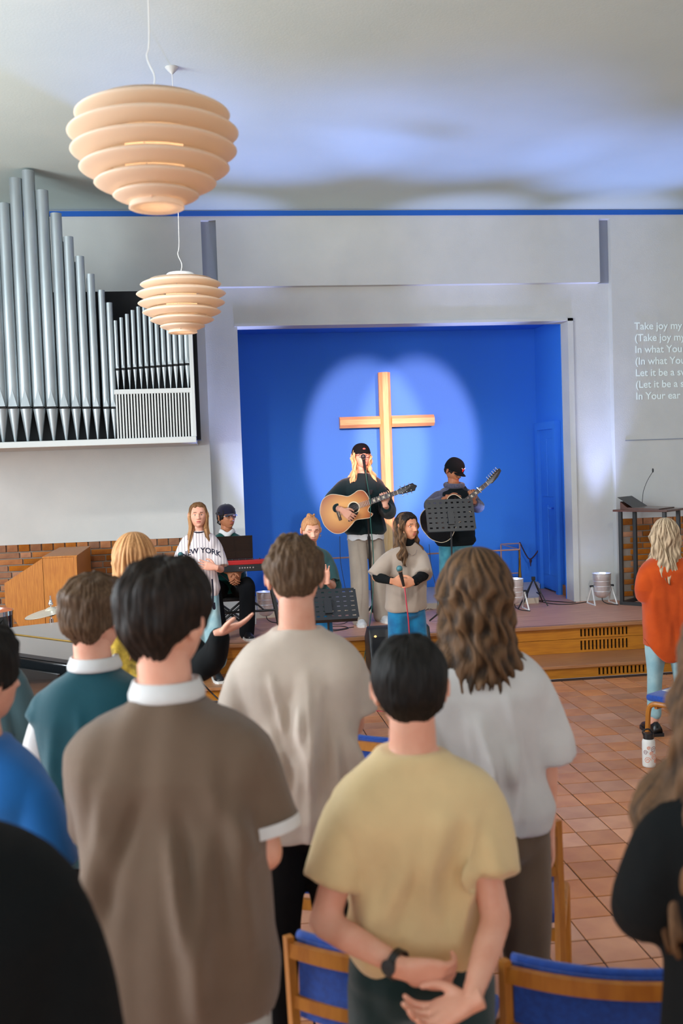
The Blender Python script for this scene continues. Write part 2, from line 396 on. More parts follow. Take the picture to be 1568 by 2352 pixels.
bev_bar((hw-.001, 0, Zc), (xr, 0, Zc), hw*.95, 0, dy).build('crossbar', 'pineh', cr)
MB().box(-.03, .03, dy+.09, -.002, Zc-.2, Zc+.2).build('wall_bracket', 'blackmetal', cr)

# ------------------------------------------------------------------ pipe organ
YO = 9.35
og = thing('pipe_organ', 'silver organ pipes in a grey white case high on the left wall', 'pipe organ', (-.9, YO, 2.33))
def oz(px, py): p = aty(px, py, YO); return p.x+.9, p.z-2.33
xr0 = oz(452, 998)[0]; x268 = oz(268, 1000)[0]
MB().box(-1.9, xr0-.005, -.03, 1.53, -.055, .0, b=.006).build('base_board', 'organwhite', og)
m = MB(); zt = oz(440, 655)[1]
m.box(-1.9, xr0+.03, .28, 1.53, .0, zt); m.build('case', 'dark', og)
m = MB(); m.box(xr0-.03, xr0+.035, .10, .30, -.03, zt); m.build('side_panel', 'dark', og)
xg1 = oz(438, 890)[0]
zg = oz(268, 898)[1]
MB().box(x268-.005, xg1+.02, -.01, .06, zg-.03, zg+.012, b=.003).build('rail', 'organwhite', og)
MB().box(xg1-.002, xg1+.035, -.012, .08, .0, oz(438, 745)[1]+.1, b=.004).build('frame_post', 'organwhite', og)
MB().box(x268, xg1, .05, .30, .0, zg-.03).build('grille_back', 'dark', og)
nsl = 26
sl = MB().box(-.0068, .0068, -.008, .012, .0, zg-.03).mesh('slat'); sl.materials.append(M['organwhite'])
for i in range(nsl):
    o = D.objects.new('slat', sl); COL.objects.link(o); o.parent = og; o.location = (x268+.012+(xg1-x268-.02)*i/(nsl-1), 0, 0)
def pipe(xc, z0, zm, zt, r, y, ft, m='tin'):     # foot cone to the mouth at zm, then cylinder
    q = MB(); ng = 18
    q.lathe([(r*.16, z0), (r*.22, z0+.01), (r*.98, zm-.012), (r, zm-.006)], ng, (xc, y, 0))
    q.lathe([(r, zm+.008), (r, zt), (r-.002, zt), (r-.003, zt-.05), (0.0001, zt-.06)], ng, (xc, y, 0))
    p = q.build('pipe', m, og, smooth='auto')
    # flattened upper lip, dark mouth slit and ears
    q = MB(); q.prism([(xc-r*.72, zm+.01), (xc+r*.72, zm+.01), (xc, zm+.01+r*3.0)], y-r-.0025, y-r*.72, 'xz'); q.build('upper_lip', m, p)
    q = MB(); q.box(xc-r*.8, xc+r*.8, y-r-.001, y-r*.5, zm-.010, zm+.012); q.build('mouth', 'dark', p)
    return p
big = [(-24, 520, 45), (17, 466, 42), (46, 408, 40), (76, 377, 42), (110, 434, 40), (142, 487, 37), (165, 541, 32), (190, 586, 29), (215, 627, 26), (236, 664, 23), (252, 693, 22)]
# centre px at the mouth line differs from the top by the camera roll, so place by the mouth
mou = [(-26, 937), (3, 936), (29, 935), (58, 933), (87, 931), (117, 931), (146, 931), (172, 931), (197, 933), (220, 934), (242, 936), (258, 936)]
tops = [560, 464, 406, 377, 434, 487, 541, 586, 627, 664, 693]
mx_ = [3-2, 29, 58, 88, 118, 147, 173, 197, 220, 243, 260]
wd = [33, 30, 31, 31, 30, 28, 25, 22, 20, 17, 16]
for k in range(11):
    x, zm = oz(mx_[k], 936-k*.0); tx = mx_[k]-.036*(936-tops[k]); _, zt_ = oz(tx, tops[k])
    if k == 0: x = oz(1, 936)[0]; _, zt_ = oz(-12, 464)
    pipe(x, .0, zm, min(zt_, ZC-2.33-.02), wd[k]/2/FPX*9.5*.88, .06, 0)
pipe(oz(-28, 936)[0], 0, oz(-28, 936)[1], oz(-45, 520)[1], .058, .06, 0)
for k, (bx_, ty) in enumerate([(93, 470), (131, 540), (152, 545), (178, 592), (204, 630)]):     # row behind
    x, _ = oz(bx_+.036*300, 936); _, z = oz(bx_, ty); q = MB().lathe([(.034, .3), (.034, min(z, ZC-2.36))], 14, (x, .20, 0)); q.build('rear_pipe', 'tin', og, smooth='auto')
for i in range(13):
    t = i/12; pxm = 269+(430-269)*t; ym = 848-12*t
    tp = [735, 728, 720, 711, 703, 690, 697, 704, 712, 720, 728, 736, 744][i]
    x, zm = oz(pxm, ym); _, z = oz(pxm-4, tp); zb = zg+.012
    pipe(x, zb, zm, z, (.016+.008*t), .04, 0)

# ------------------------------------------------------------------ pendant lamps
M['shade'] = mat('opal_acrylic_shade', s2l(236, 222, 205), .45, emit=.05, emit_col=(1, .72, .50))
nt = M['shade'].node_tree; bs = nt.nodes['Principled BSDF']; tr = nt.nodes.new('ShaderNodeBsdfTranslucent'); tr.inputs[0].default_value = (.95, .86, .74, 1)
mxs = nt.nodes.new('ShaderNodeMixShader'); mxs.inputs[0].default_value = .5; nt.links.new(bs.outputs[0], mxs.inputs[1]); nt.links.new(tr.outputs[0], mxs.inputs[2]); nt.links.new(mxs.outputs[0], nt.nodes['Material Output'].inputs[0])
M['bulb'] = mat('lit_bulb', (1, .9, .75), .4, emit=2, emit_col=(1, .76, .5))
def pendant(loc, zc, label, canopy=True):
    t = thing('pendant_lamp', label, 'lamp', loc, 0, 'tiered pendant lamps')
    tiers = [(.272, .125), (.300, .062), (.292, .0), (.264, -.060), (.215, -.112), (.152, -.155)]
    for R_, z in tiers:
        r0 = R_-.080; pr = []
        for a in np.linspace(-1, 1, 15):
            pr.append((r0+.080*(1-abs(a)**1.35)**.8, z+.029*a))
        inner = [(r-.004 if r-.004 > r0-.001 else r0-.001, zz*1.0) for r, zz in pr[::-1]]
        MB().lathe(pr+[(r-.0035, zz) for r, zz in inner], 56, closed=True).build('shade_ring', 'shade', t, smooth=True)
    MB().lathe([(.098, .16), (.101, .16), (.104, -.17), (.101, -.17)], 40, closed=True).build('inner_shade', 'shade', t, smooth='auto')
    MB().lathe([(.092, -.175), (.098, -.198), (.094, -.200), (.085, -.196), (.0001, -.193)], 48).build('bottom_diffuser', 'shade', t, smooth='auto')
    MB().lathe([(.0001, .205), (.085, .200), (.096, .19), (.098, .165), (.21, .158), (.0001, .152)], 48).build('top_cap', 'white', t, smooth='auto')
    m = MB()
    for k in range(3):
        a = k*2*PI/3+.4
        m.tube([(.21*math.cos(a), .21*math.sin(a), .155), (.20*math.cos(a), .20*math.sin(a), -.05), (.09*math.cos(a), .09*math.sin(a), -.19)], .002, 6)
    m.build('carrier_wire', 'chrome', t)
    b = MB().ell((0, 0, -.01), (.035, .035, .05), 16).build('bulb', 'bulb', t, smooth=True)
    MB().tube([(0, 0, .03), (0, 0, .2)], .012, 10).build('lamp_holder', 'white', t)
    H_ = ZC-loc[2]
    MB().tube(bez([(0, 0, .2), (.012, 0, .26), (-.012, .004, .33), (.0, 0, .42), (.004, 0, H_*.6), (0, 0, H_-.01)], 30), .0026, 6).build('cord', 'white', t)
    MB().lathe([(.006, H_-.045), (.03, H_-.02), (.045, H_-.003), (.045, H_)], 24).build('ceiling_cup', 'organwhite', t, smooth='auto')
    for (e, dz) in ((3.2, 0.03),):
        ld = D.lights.new('lamp_bulb_light', 'POINT'); ld.energy = e*1.25; ld.color = (1, .78, .58); ld.shadow_soft_size = .05
        lo = D.objects.new('lamp_bulb_light', ld); COL.objects.link(lo); lo.parent = t; lo.location = (0, 0, .0)
    return t
pendant((-.137, 3.74, 3.175), 0, 'large looking cream tiered pendant lamp nearest the camera, lit from inside')
pendant((-.12, 7.05, 3.16), 0, 'small looking cream tiered pendant lamp farther back, in front of the organ')
# ================================================================== people
def np_mesh(me):
    n = len(me.vertices); co = np.empty(n*3); me.vertices.foreach_get('co', co); return co.reshape(-1, 3)
def set_co(me, co): me.vertices.foreach_set('co', np.ascontiguousarray(co, dtype=np.float32).ravel()); me.update()
def normals(me):
    n = len(me.vertices); a = np.empty(n*3, dtype=np.float32); me.vertex_normals.foreach_get('vector', a); return a.reshape(-1, 3).astype(float)
def remesh(mb, vox, sm=4, name='m'):
    me = D.meshes.new(name); me.from_pydata(mb.v, [], mb.f); me.update()
    bm = bmesh.new(); bm.from_mesh(me); bmesh.ops.triangulate(bm, faces=bm.faces[:]); bm.to_mesh(me); bm.free()
    o = D.objects.new(name, me); COL.objects.link(o)
    r = o.modifiers.new('r', 'REMESH'); r.mode = 'VOXEL'; r.voxel_size = vox; r.use_smooth_shade = True
    if sm:
        s = o.modifiers.new('s', 'SMOOTH'); s.factor = .5; s.iterations = sm
    bpy.context.view_layer.update()
    out = D.meshes.new_from_object(o.evaluated_get(bpy.context.evaluated_depsgraph_get())); D.objects.remove(o); D.meshes.remove(me)
    out.name = name; return out
def ringloft(mb, rings, n=28, exp=2.4, mi=0):      # rings: (cx, cy, cz, rx, ry[, tilt]) stacked closed superellipses
    v = []
    for r in rings:
        cx_, cy_, cz_, rx, ry = r[:5]; tl = r[5] if len(r) > 5 else 0
        for j in range(n):
            a = 2*PI*j/n; c, s = math.cos(a), math.sin(a)
            x = rx*math.copysign(abs(c)**(2/exp), c); y = ry*math.copysign(abs(s)**(2/exp), s)
            v.append((cx_+x, cy_+y, cz_+tl*y))
    k = len(rings); f = []
    for i in range(k-1):
        for j in range(n): f.append((i*n+j, i*n+(j+1) % n, (i+1)*n+(j+1) % n, (i+1)*n+j))
    f.append(tuple(reversed(range(n)))); f.append(tuple((k-1)*n+j for j in range(n)))
    return mb.add(v, f, mi)
def seg_tube(mb, pts, rads, n=16, sx=1, sub=5):    # smooth tapered limb with rounded ends
    pts = [Vector(p) for p in pts]; P = []; Rr = []
    for i in range(len(pts)-1):
        for j in range(sub):
            t = j/sub; P.append(pts[i].lerp(pts[i+1], t)); Rr.append(rads[i]*(1-t)+rads[i+1]*t)
    P.append(pts[-1]); Rr.append(rads[-1])
    for it in range(2):
        P = [P[0]]+[(P[i-1]+P[i]*2+P[i+1])/4 for i in range(1, len(P)-1)]+[P[-1]]
    a = (P[0]-P[1]).normalized(); b = (P[-1]-P[-2]).normalized()
    P = [P[0]+a*Rr[0]*.8, P[0]+a*Rr[0]*.5]+P+[P[-1]+b*Rr[-1]*.5, P[-1]+b*Rr[-1]*.8]
    Rr = [Rr[0]*.35, Rr[0]*.8]+Rr+[Rr[-1]*.8, Rr[-1]*.35]
    return mb.tube(P, Rr, n, sx=sx)
def ss(a, b, x): t = np.clip((x-a)/(b-a), 0, 1); return t*t*(3-2*t)
# ---- head
HW, HD, HH = .077, .095, .115
def head_pts(nu, nv, s=1.0, jaw=1.0):
    z = -np.cos(np.linspace(0.02, PI-.02, nv)); A = np.linspace(0, 2*PI, nu, endpoint=False)
    Z, AA = np.meshgrid(z, A, indexing='ij')
    rho = (1-np.abs(Z)**2.5)**(1/2.5)
    low = np.clip(-Z, 0, 1)
    c, q = np.cos(AA), np.sin(AA)      # q>0 = front (+y)
    ex = 2/2.25
    X = np.sign(c)*np.abs(c)**ex; Y = np.sign(q)*np.abs(q)**ex
    rx = HW*rho*(1-.34*jaw*low**1.4)*(1+.03*ss(0, .5, Z))
    fr = HD*(.94-.02*np.clip(Z, 0, 1)+.0*low)*(rho**.9)
    bk = HD*rho*(1.04-.55*ss(.0, .95, low))
    x = rx*X; y = np.where(Y > 0, fr*Y, bk*Y); y = y+.012*low*(Y > 0)*Y
    zz = HH*Z
    front = (Y > .15)
    g = lambda x0, z0, sx_, sz_: np.exp(-((x-x0)/sx_)**2-((zz-z0)/sz_)**2)*front
    y = y+.009*g(0, .020, .05, .012)                                   # brow
    y = y-.013*(g(.031, .004, .017, .013)+g(-.031, .004, .017, .013))   # sockets
    nz = np.clip((.014-zz)/.046, 0, 1)
    y = y+front*(np.exp(-(x/(.0075+.006*nz))**2)*(.008+.020*nz)*(zz < .014)*ss(-.046, -.034, zz))
    y = y+.007*(g(.013, -.034, .007, .008)+g(-.013, -.034, .007, .008))
    y = y+.007*g(0, -.062, .025, .014)-.006*g(0, -.0615, .021, .0028)-.004*g(0, -.082, .02, .006)+.007*g(0, -.100, .018, .013)
    y = y+.005*(g(.042, -.022, .018, .018)+g(-.042, -.022, .018, .018))
    return np.stack([x, y, zz], -1)*s
def grid_faces(nv, nu, caps=True):
    f = [(i*nu+j, i*nu+(j+1) % nu, (i+1)*nu+(j+1) % nu, (i+1)*nu+j) for i in range(nv-1) for j in range(nu)]
    if caps: f += [tuple(reversed(range(nu))), tuple((nv-1)*nu+j for j in range(nu))]
    return f
def add_head(mb, s=1, jaw=1):
    P = head_pts(112, 104, s, jaw); mb.add([tuple(p) for p in P.reshape(-1, 3)], grid_faces(104, 112), 0)
    for sd in (1, -1):                      # ears with rim and lobe
        c = Vector((sd*.084*s, -.010*s, -.004*s)); rt = Matrix.Rotation(-sd*.45, 3, 'Z') @ Matrix.Rotation(-.15, 3, 'X')
        mb.ell(c, (.007*s, .017*s, .031*s), 14, rot=rt)
        pts = [c+rt @ Vector((sd*.005*s, .015*s*math.cos(a), .029*s*math.sin(a)+.001)) for a in np.linspace(-.6, 4.2, 14)]
        mb.tube(pts, [.0045*s]*14, 6)
def face_split(me, h2p, s, lip, brow, off=0):       # lips, brows as material of the skin's own surface (position masks in head space)
    inv = h2p.inverted(); n = len(me.polygons); mi = np.zeros(n, dtype=np.int32)
    me.polygons.foreach_get('material_index', mi)
    for k, p in enumerate(me.polygons):
        if k < off: continue
        c = inv @ p.center; x, y, z = c.x/s, c.y/s, c.z/s
        if y > .04:
            if ((x/.0215)**2+((z+.0622)/.0078)**2) < 1: mi[k] = 1
            elif .014 < abs(x) < .045 and abs(z-(.0265-6*(abs(x)-.026)**2)) < .0030: mi[k] = 2
    me.polygons.foreach_set('material_index', mi)
def hair_cap(s, t_top=.026, t_side=.012, nape=-.062, front=.066, amp=.004, seed=0, side=-.015, curl=0):
    rg = np.random.RandomState(seed); nu, nv = 150, 110
    P = head_pts(nu, nv, 1); C = np.array([0, -.004, .0]); d = P-C; L_ = np.linalg.norm(d, axis=-1, keepdims=True); d = d/L_
    x, y, z = P[..., 0], P[..., 1], P[..., 2]
    ang = np.arctan2(y, np.abs(x))       # pi/2 front, 0 side, -pi/2 back
    line = np.where(ang > .45, side+(front-side)*ss(.45, .95, ang), np.where(ang > -.25, side, side+(nape-side)*ss(-.25, -.9, ang) if False else side+(nape-side)*ss(0, 1, (-.25-ang)/1.0)))
    wob = .004*np.sin(ang*9+seed)+.003*np.sin(x*180+seed)
    m = ss(-.010, .012, z-line-wob)
    t = t_side+(t_top-t_side)*ss(-.02, .07, z)
    ph = np.arctan2(x, -y)
    n = np.zeros_like(x)
    for k in range(26):
        kx, kz, kp = rg.normal(0, 130+curl*40), rg.normal(0, 45+curl*90), rg.uniform(0, 6.3)
        n += np.sin(kx*x+kz*z+rg.normal(0, 60)*y+kp)
    n = n/26**.5
    n2 = sum(np.sin(rg.uniform(25, 60)*ph+rg.normal(0, 60)*z+rg.uniform(0, 6)) for k in range(6))/3
    off = t*m-(.007)*(1-m)+amp*(n*.9+n2*.5)*m*(t/t_top)
    return (P+d*off[..., None])*s, nu, nv
def hair_shell(s, length, seed=0, wave=.006, wfreq=20, vol=.02, open_f=.75, spread=.02, part=0, back_only=False, taper=.25):
    """long hair: an outer curtain that follows the skull from the parting and falls from there; open at the face"""
    rg = np.random.RandomState(seed); nu, nv = 230, 70
    A = np.linspace(-PI+open_f, PI-open_f, nu)       # 0 = back; +-pi = front
    lenj = 1+.10*np.array([rg.uniform(-1, 1) for _ in range(nu)])*.5+.06*np.sin(A*7+seed)-taper*.3*(np.abs(A)/PI)**2
    V = np.zeros((nv, nu, 3)); zmid = -.01
    ph1 = rg.uniform(0, 6, 8)
    for j, a in enumerate(A):
        sx_, cy_ = math.sin(a), -math.cos(a)
        for i in range(nv):
            t = i/(nv-1)
            if t < .38:                               # over the skull
                u = t/.38; el = PI/2*(1-u)
                r = math.cos(el)**.85; z = (HH+vol*.8)*math.sin(el)*.98+.002
                x = sx_*(HW+vol)*r; y = cy_*((HD*1.02 if cy_ < 0 else HD*.80)+vol)*r
            else:
                u = (t-.38)/.62; z = .002-u*length*lenj[j]
                fl = math.exp(-((u*length-.10)/.08)**2)*-.012+spread*ss(.12, .30, u*length)
                x = sx_*(HW+vol+fl+.01*abs(sx_)); y = cy_*((HD*1.02 if cy_ < 0 else HD*.80)+vol+fl*.4)
                if cy_ > 0: y += .025*ss(.1, .22, u*length)
            V[i, j] = (x, y, z)
    # locks: ridges that wander down the hair
    Ag = A[None, :]; T = np.linspace(0, 1, nv)[:, None]
    Z = V[..., 2]; am = ss(.05, .5, T)
    lock = np.zeros((nv, nu))
    for k in range(9):
        f_ = rg.uniform(9, 44); w_ = rg.uniform(.5, 1.5); lock += np.sin(f_*Ag+w_*3*np.sin(Z*wfreq*rg.uniform(.6, 1.3)+rg.uniform(0, 6)+Ag*2)+rg.uniform(0, 6))/9**.5*(1.2 if f_ < 22 else .7)
    lock = np.tanh(lock)
    R_ = np.stack([np.sin(A)[None, :]*np.ones((nv, 1)), -np.cos(A)[None, :]*np.ones((nv, 1)), np.zeros((nv, nu))], -1)
    wv = wave*np.sin(Z*wfreq*2.2+2*np.sin(Ag*3+seed))[..., None]
    V = V+R_*(lock*.0055*(.3+am))[..., None]+R_*wv*am[..., None]
    V[..., 0] += (wave*1.4*np.sin(Z*wfreq*1.7+Ag*5+seed)*am)
    # narrowing tips
    tip = ss(.86, 1, T); V[..., :2] *= (1-.13*tip*(.5+.5*np.sin(Ag*31+seed)))[..., None]
    inner = V-R_*(.016+.012*(1-tip))[..., None]; inner[:12, :, :] = V[:12]-np.array([0, 0, .014])-R_[:12]*.006
    vs = np.concatenate([V.reshape(-1, 3), inner.reshape(-1, 3)]); N = nv*nu; f = []
    for i in range(nv-1):
        for j in range(nu-1):
            q = i*nu+j; f.append((q, q+1, q+nu+1, q+nu)); f.append((N+q, N+q+nu, N+q+nu+1, N+q+1))
    for j in range(nu-1): f.append(((nv-1)*nu+j, (nv-1)*nu+j+1, N+(nv-1)*nu+j+1, N+(nv-1)*nu+j))
    for i in range(nv-1):
        for j in (0, nu-1): f.append((i*nu+j, (i+1)*nu+j, N+(i+1)*nu+j, N+i*nu+j))
    col = np.concatenate([(lock*.5+.5).reshape(-1)]*2)
    return vs*s, f, col
def hair_mat(name, c1, c2, rough=.62, noise=40):
    m = mat(name, c1, rough, bump=0); nt = m.node_tree; N, L = nt.nodes, nt.links; b = N['Principled BSDF']
    at = N.new('ShaderNodeAttribute'); at.attribute_name = 'lock'; tc = N.new('ShaderNodeTexCoord'); mp = N.new('ShaderNodeMapping'); mp.inputs['Scale'].default_value = (1, 1, .16)
    n = N.new('ShaderNodeTexNoise'); n.inputs['Scale'].default_value = 160; n.inputs['Detail'].default_value = 3
    L.new(tc.outputs['Object'], mp.inputs[0]); L.new(mp.outputs[0], n.inputs['Vector'])
    ad = N.new('ShaderNodeMath'); ad.operation = 'ADD'; L.new(at.outputs['Fac'], ad.inputs[0]); L.new(n.outputs['Fac'], ad.inputs[1])
    r = N.new('ShaderNodeMapRange'); r.inputs['From Min'].default_value = .45; r.inputs['From Max'].default_value = 1.35; L.new(ad.outputs[0], r.inputs['Value'])
    mx = N.new('ShaderNodeMix'); mx.data_type = 'RGBA'; mx.inputs['A'].default_value = (*c2, 1); mx.inputs['B'].default_value = (*c1, 1); L.new(r.outputs[0], mx.inputs['Factor']); L.new(mx.outputs['Result'], b.inputs['Base Color'])
    bp = N.new('ShaderNodeBump'); bp.inputs['Strength'].default_value = .5; bp.inputs['Distance'].default_value = .004; L.new(n.outputs['Fac'], bp.inputs['Height']); L.new(bp.outputs[0], b.inputs['Normal'])
    b.inputs['Anisotropic'].default_value = .4; b.inputs['Specular IOR Level'].default_value = .22
    return m
def skin_mat(name, c, c2=None): return mat(name, c, .5, color2=c2 or tuple(v*m_ for v, m_ in zip(c, (.92, .82, .78))), scale=18, bump=.06, bscale=140, sss=.12, spec=.35)
M['skin'] = skin_mat('fair_skin', s2l(230, 174, 150)); M['skin_warm'] = skin_mat('warm_skin', s2l(214, 152, 118)); M['skin_tan'] = skin_mat('tan_skin', s2l(176, 116, 82))
M['lips'] = mat('lips', s2l(178, 88, 82), .4, bump=.05, bscale=200); M['brow'] = mat('eyebrow_hair', s2l(92, 64, 44), .8, bump=.3, bscale=200)
M['eyewhite'] = mat('eye_white', s2l(220, 215, 210), .2); M['iris'] = mat('iris', s2l(50, 38, 30), .15)
# ---- hands
def hand_mesh(side, curl=(.5, .55, .6, .7), thumb=.5, spread=.10, s=1.0):
    """palm along +y from the wrist, palm faces -z, thumb on the +x side when side = 1 (mirrored for -1)"""
    mb = MB(); k = s
    ringlike = []
    for (y, w, t) in ((-.03, .026, .021), (.0, .028, .020), (.02, .034, .018), (.05, .041, .016), (.078, .043, .0145), (.092, .040, .012)):
        ringlike.append((y, w, t))
    v = []; n = 18
    for (y, w_, t) in ringlike:
        for j in range(n):
            a = 2*PI*j/n; c, q = math.cos(a), math.sin(a)
            v.append((w_*math.copysign(abs(c)**.8, c), y, t*math.copysign(abs(q)**.8, q)))
    f = [(i*n+j, i*n+(j+1) % n, (i+1)*n+(j+1) % n, (i+1)*n+j) for i in range(len(ringlike)-1) for j in range(n)]+[tuple(reversed(range(n))), tuple((len(ringlike)-1)*n+j for j in range(n))]
    mb.add(v, f)
    L4 = (.074, .082, .076, .060); X4 = (.031, .0105, -.0105, -.031)
    for i in range(4):
        a = 0; p = Vector((X4[i], .075, .0)); pts = [p.copy(), Vector((X4[i]*1.02, .09, .001))]; rr = [.0098, .0095]
        d0 = Vector((math.sin(spread*(1.5-i)), math.cos(spread*(1.5-i)), 0)); p = pts[-1].copy(); c = curl[i]
        for q, (fr, am) in enumerate(((.45, .9), (.31, 1.1), (.24, .7))):
            a += c*am; dd = Vector((d0.x*math.cos(a), d0.y*math.cos(a), -math.sin(a))); p = p+dd*L4[i]*fr; pts.append(p.copy()); rr.append((.0088, .0080, .0066)[q]*(.92 if i == 3 else 1))
        seg_tube(mb, pts, rr, 10, sub=3)
    t = thumb
    b = Vector((.022, .018, -.004)); m1 = b+Vector((.030, .026, -.010-.01*t)); m2 = m1+Vector((.016-.02*t, .026, -.008-.012*t)); m3 = m2+Vector((.006-.022*t, .024, -.004-.008*t))
    seg_tube(mb, [b, m1, m2, m3], [.0145, .0125, .0100, .0082], 10, sub=3)
    if side < 0: mb.v = [(-x, y, z) for x, y, z in mb.v]; mb.f = [tuple(reversed(q)) for q in mb.f]
    mb.v = [(x*k, y*k, z*k) for x, y, z in mb.v]
    return remesh(mb, .0036, 2, 'hand')
def frame_from(d, nrm):                 # y axis along d, -z toward the palm side nrm
    y = Vector(d).normalized(); z = -(Vector(nrm)-y*Vector(nrm).dot(y)).normalized(); x = y.cross(z); return Matrix((x, y, z)).transposed()
def join_np(parts, name):
    vs, fs, mis, off = [], [], [], 0
    for me, mi in parts:
        co = np_mesh(me); vs.append(co)
        for p in me.polygons: fs.append([v+off for v in p.vertices]); mis.append(p.material_index if mi is None else mi)
        off += len(co)
    me = D.meshes.new(name); me.from_pydata(np.concatenate(vs).tolist(), [], fs); me.polygons.foreach_set('material_index', mis); me.update(); me.shade_smooth(); return me
def cloth_noise(me, seed, folds, amp=1.0, fine=.0016):
    co = np_mesh(me); nr = normals(me); rg = np.random.RandomState(seed); d = np.zeros(len(co))
    for fd in folds:
        p0, p1, w_, a = fd[:4]; sd_ = fd[4] if len(fd) > 4 else 0
        p0 = np.array(p0, float); p1 = np.array(p1, float)
        if sd_: p0[1] = p1[1] = 0; cc = co*np.array([1, 0, 1.]); wgt = ss(.15, .6, nr[:, 1]*sd_)
        else: cc = co; wgt = 1
        ab = p1-p0; L2 = ab@ab
        t = np.clip(((cc-p0)@ab)/L2, 0, 1); q = cc-(p0+t[:, None]*ab); dist = np.linalg.norm(q, axis=1)
        d += wgt*a*amp*np.exp(-(dist/w_)**2)*(.35+.65*np.sin(PI*np.clip(t, .06, .94)))*ss(0, .2, 1-np.abs(2*t-1)+.1)
    for k in range(7):
        kk = rg.normal(0, 1, 3)*np.array([26, 26, 11]); d += fine*np.sin(co@kk+rg.uniform(0, 6))
    set_co(me, co+nr*d[:, None])
def auto_folds(rg, H, half, dep, ztop, zbot, n=12, amp=.010, side=0):
    out = []
    for k in range(n):
        sg = -1 if rg.rand() < .62 else 1
        x0 = rg.uniform(-.8, .8)*half; x1 = x0*1.05+rg.uniform(-.07, .07)
        z0 = ztop-rg.uniform(.02, .45)*(ztop-zbot); z1 = max(zbot, z0-rg.uniform(.25, .75)*(ztop-zbot))
        y0 = sg*dep*(1-.35*(x0/half)**2); out.append(((x0, y0, z0), (x1, sg*dep, z1), rg.uniform(.012, .028), amp*rg.uniform(.4, .8)*(1 if rg.rand() < .62 else -.5), sg))
    return out

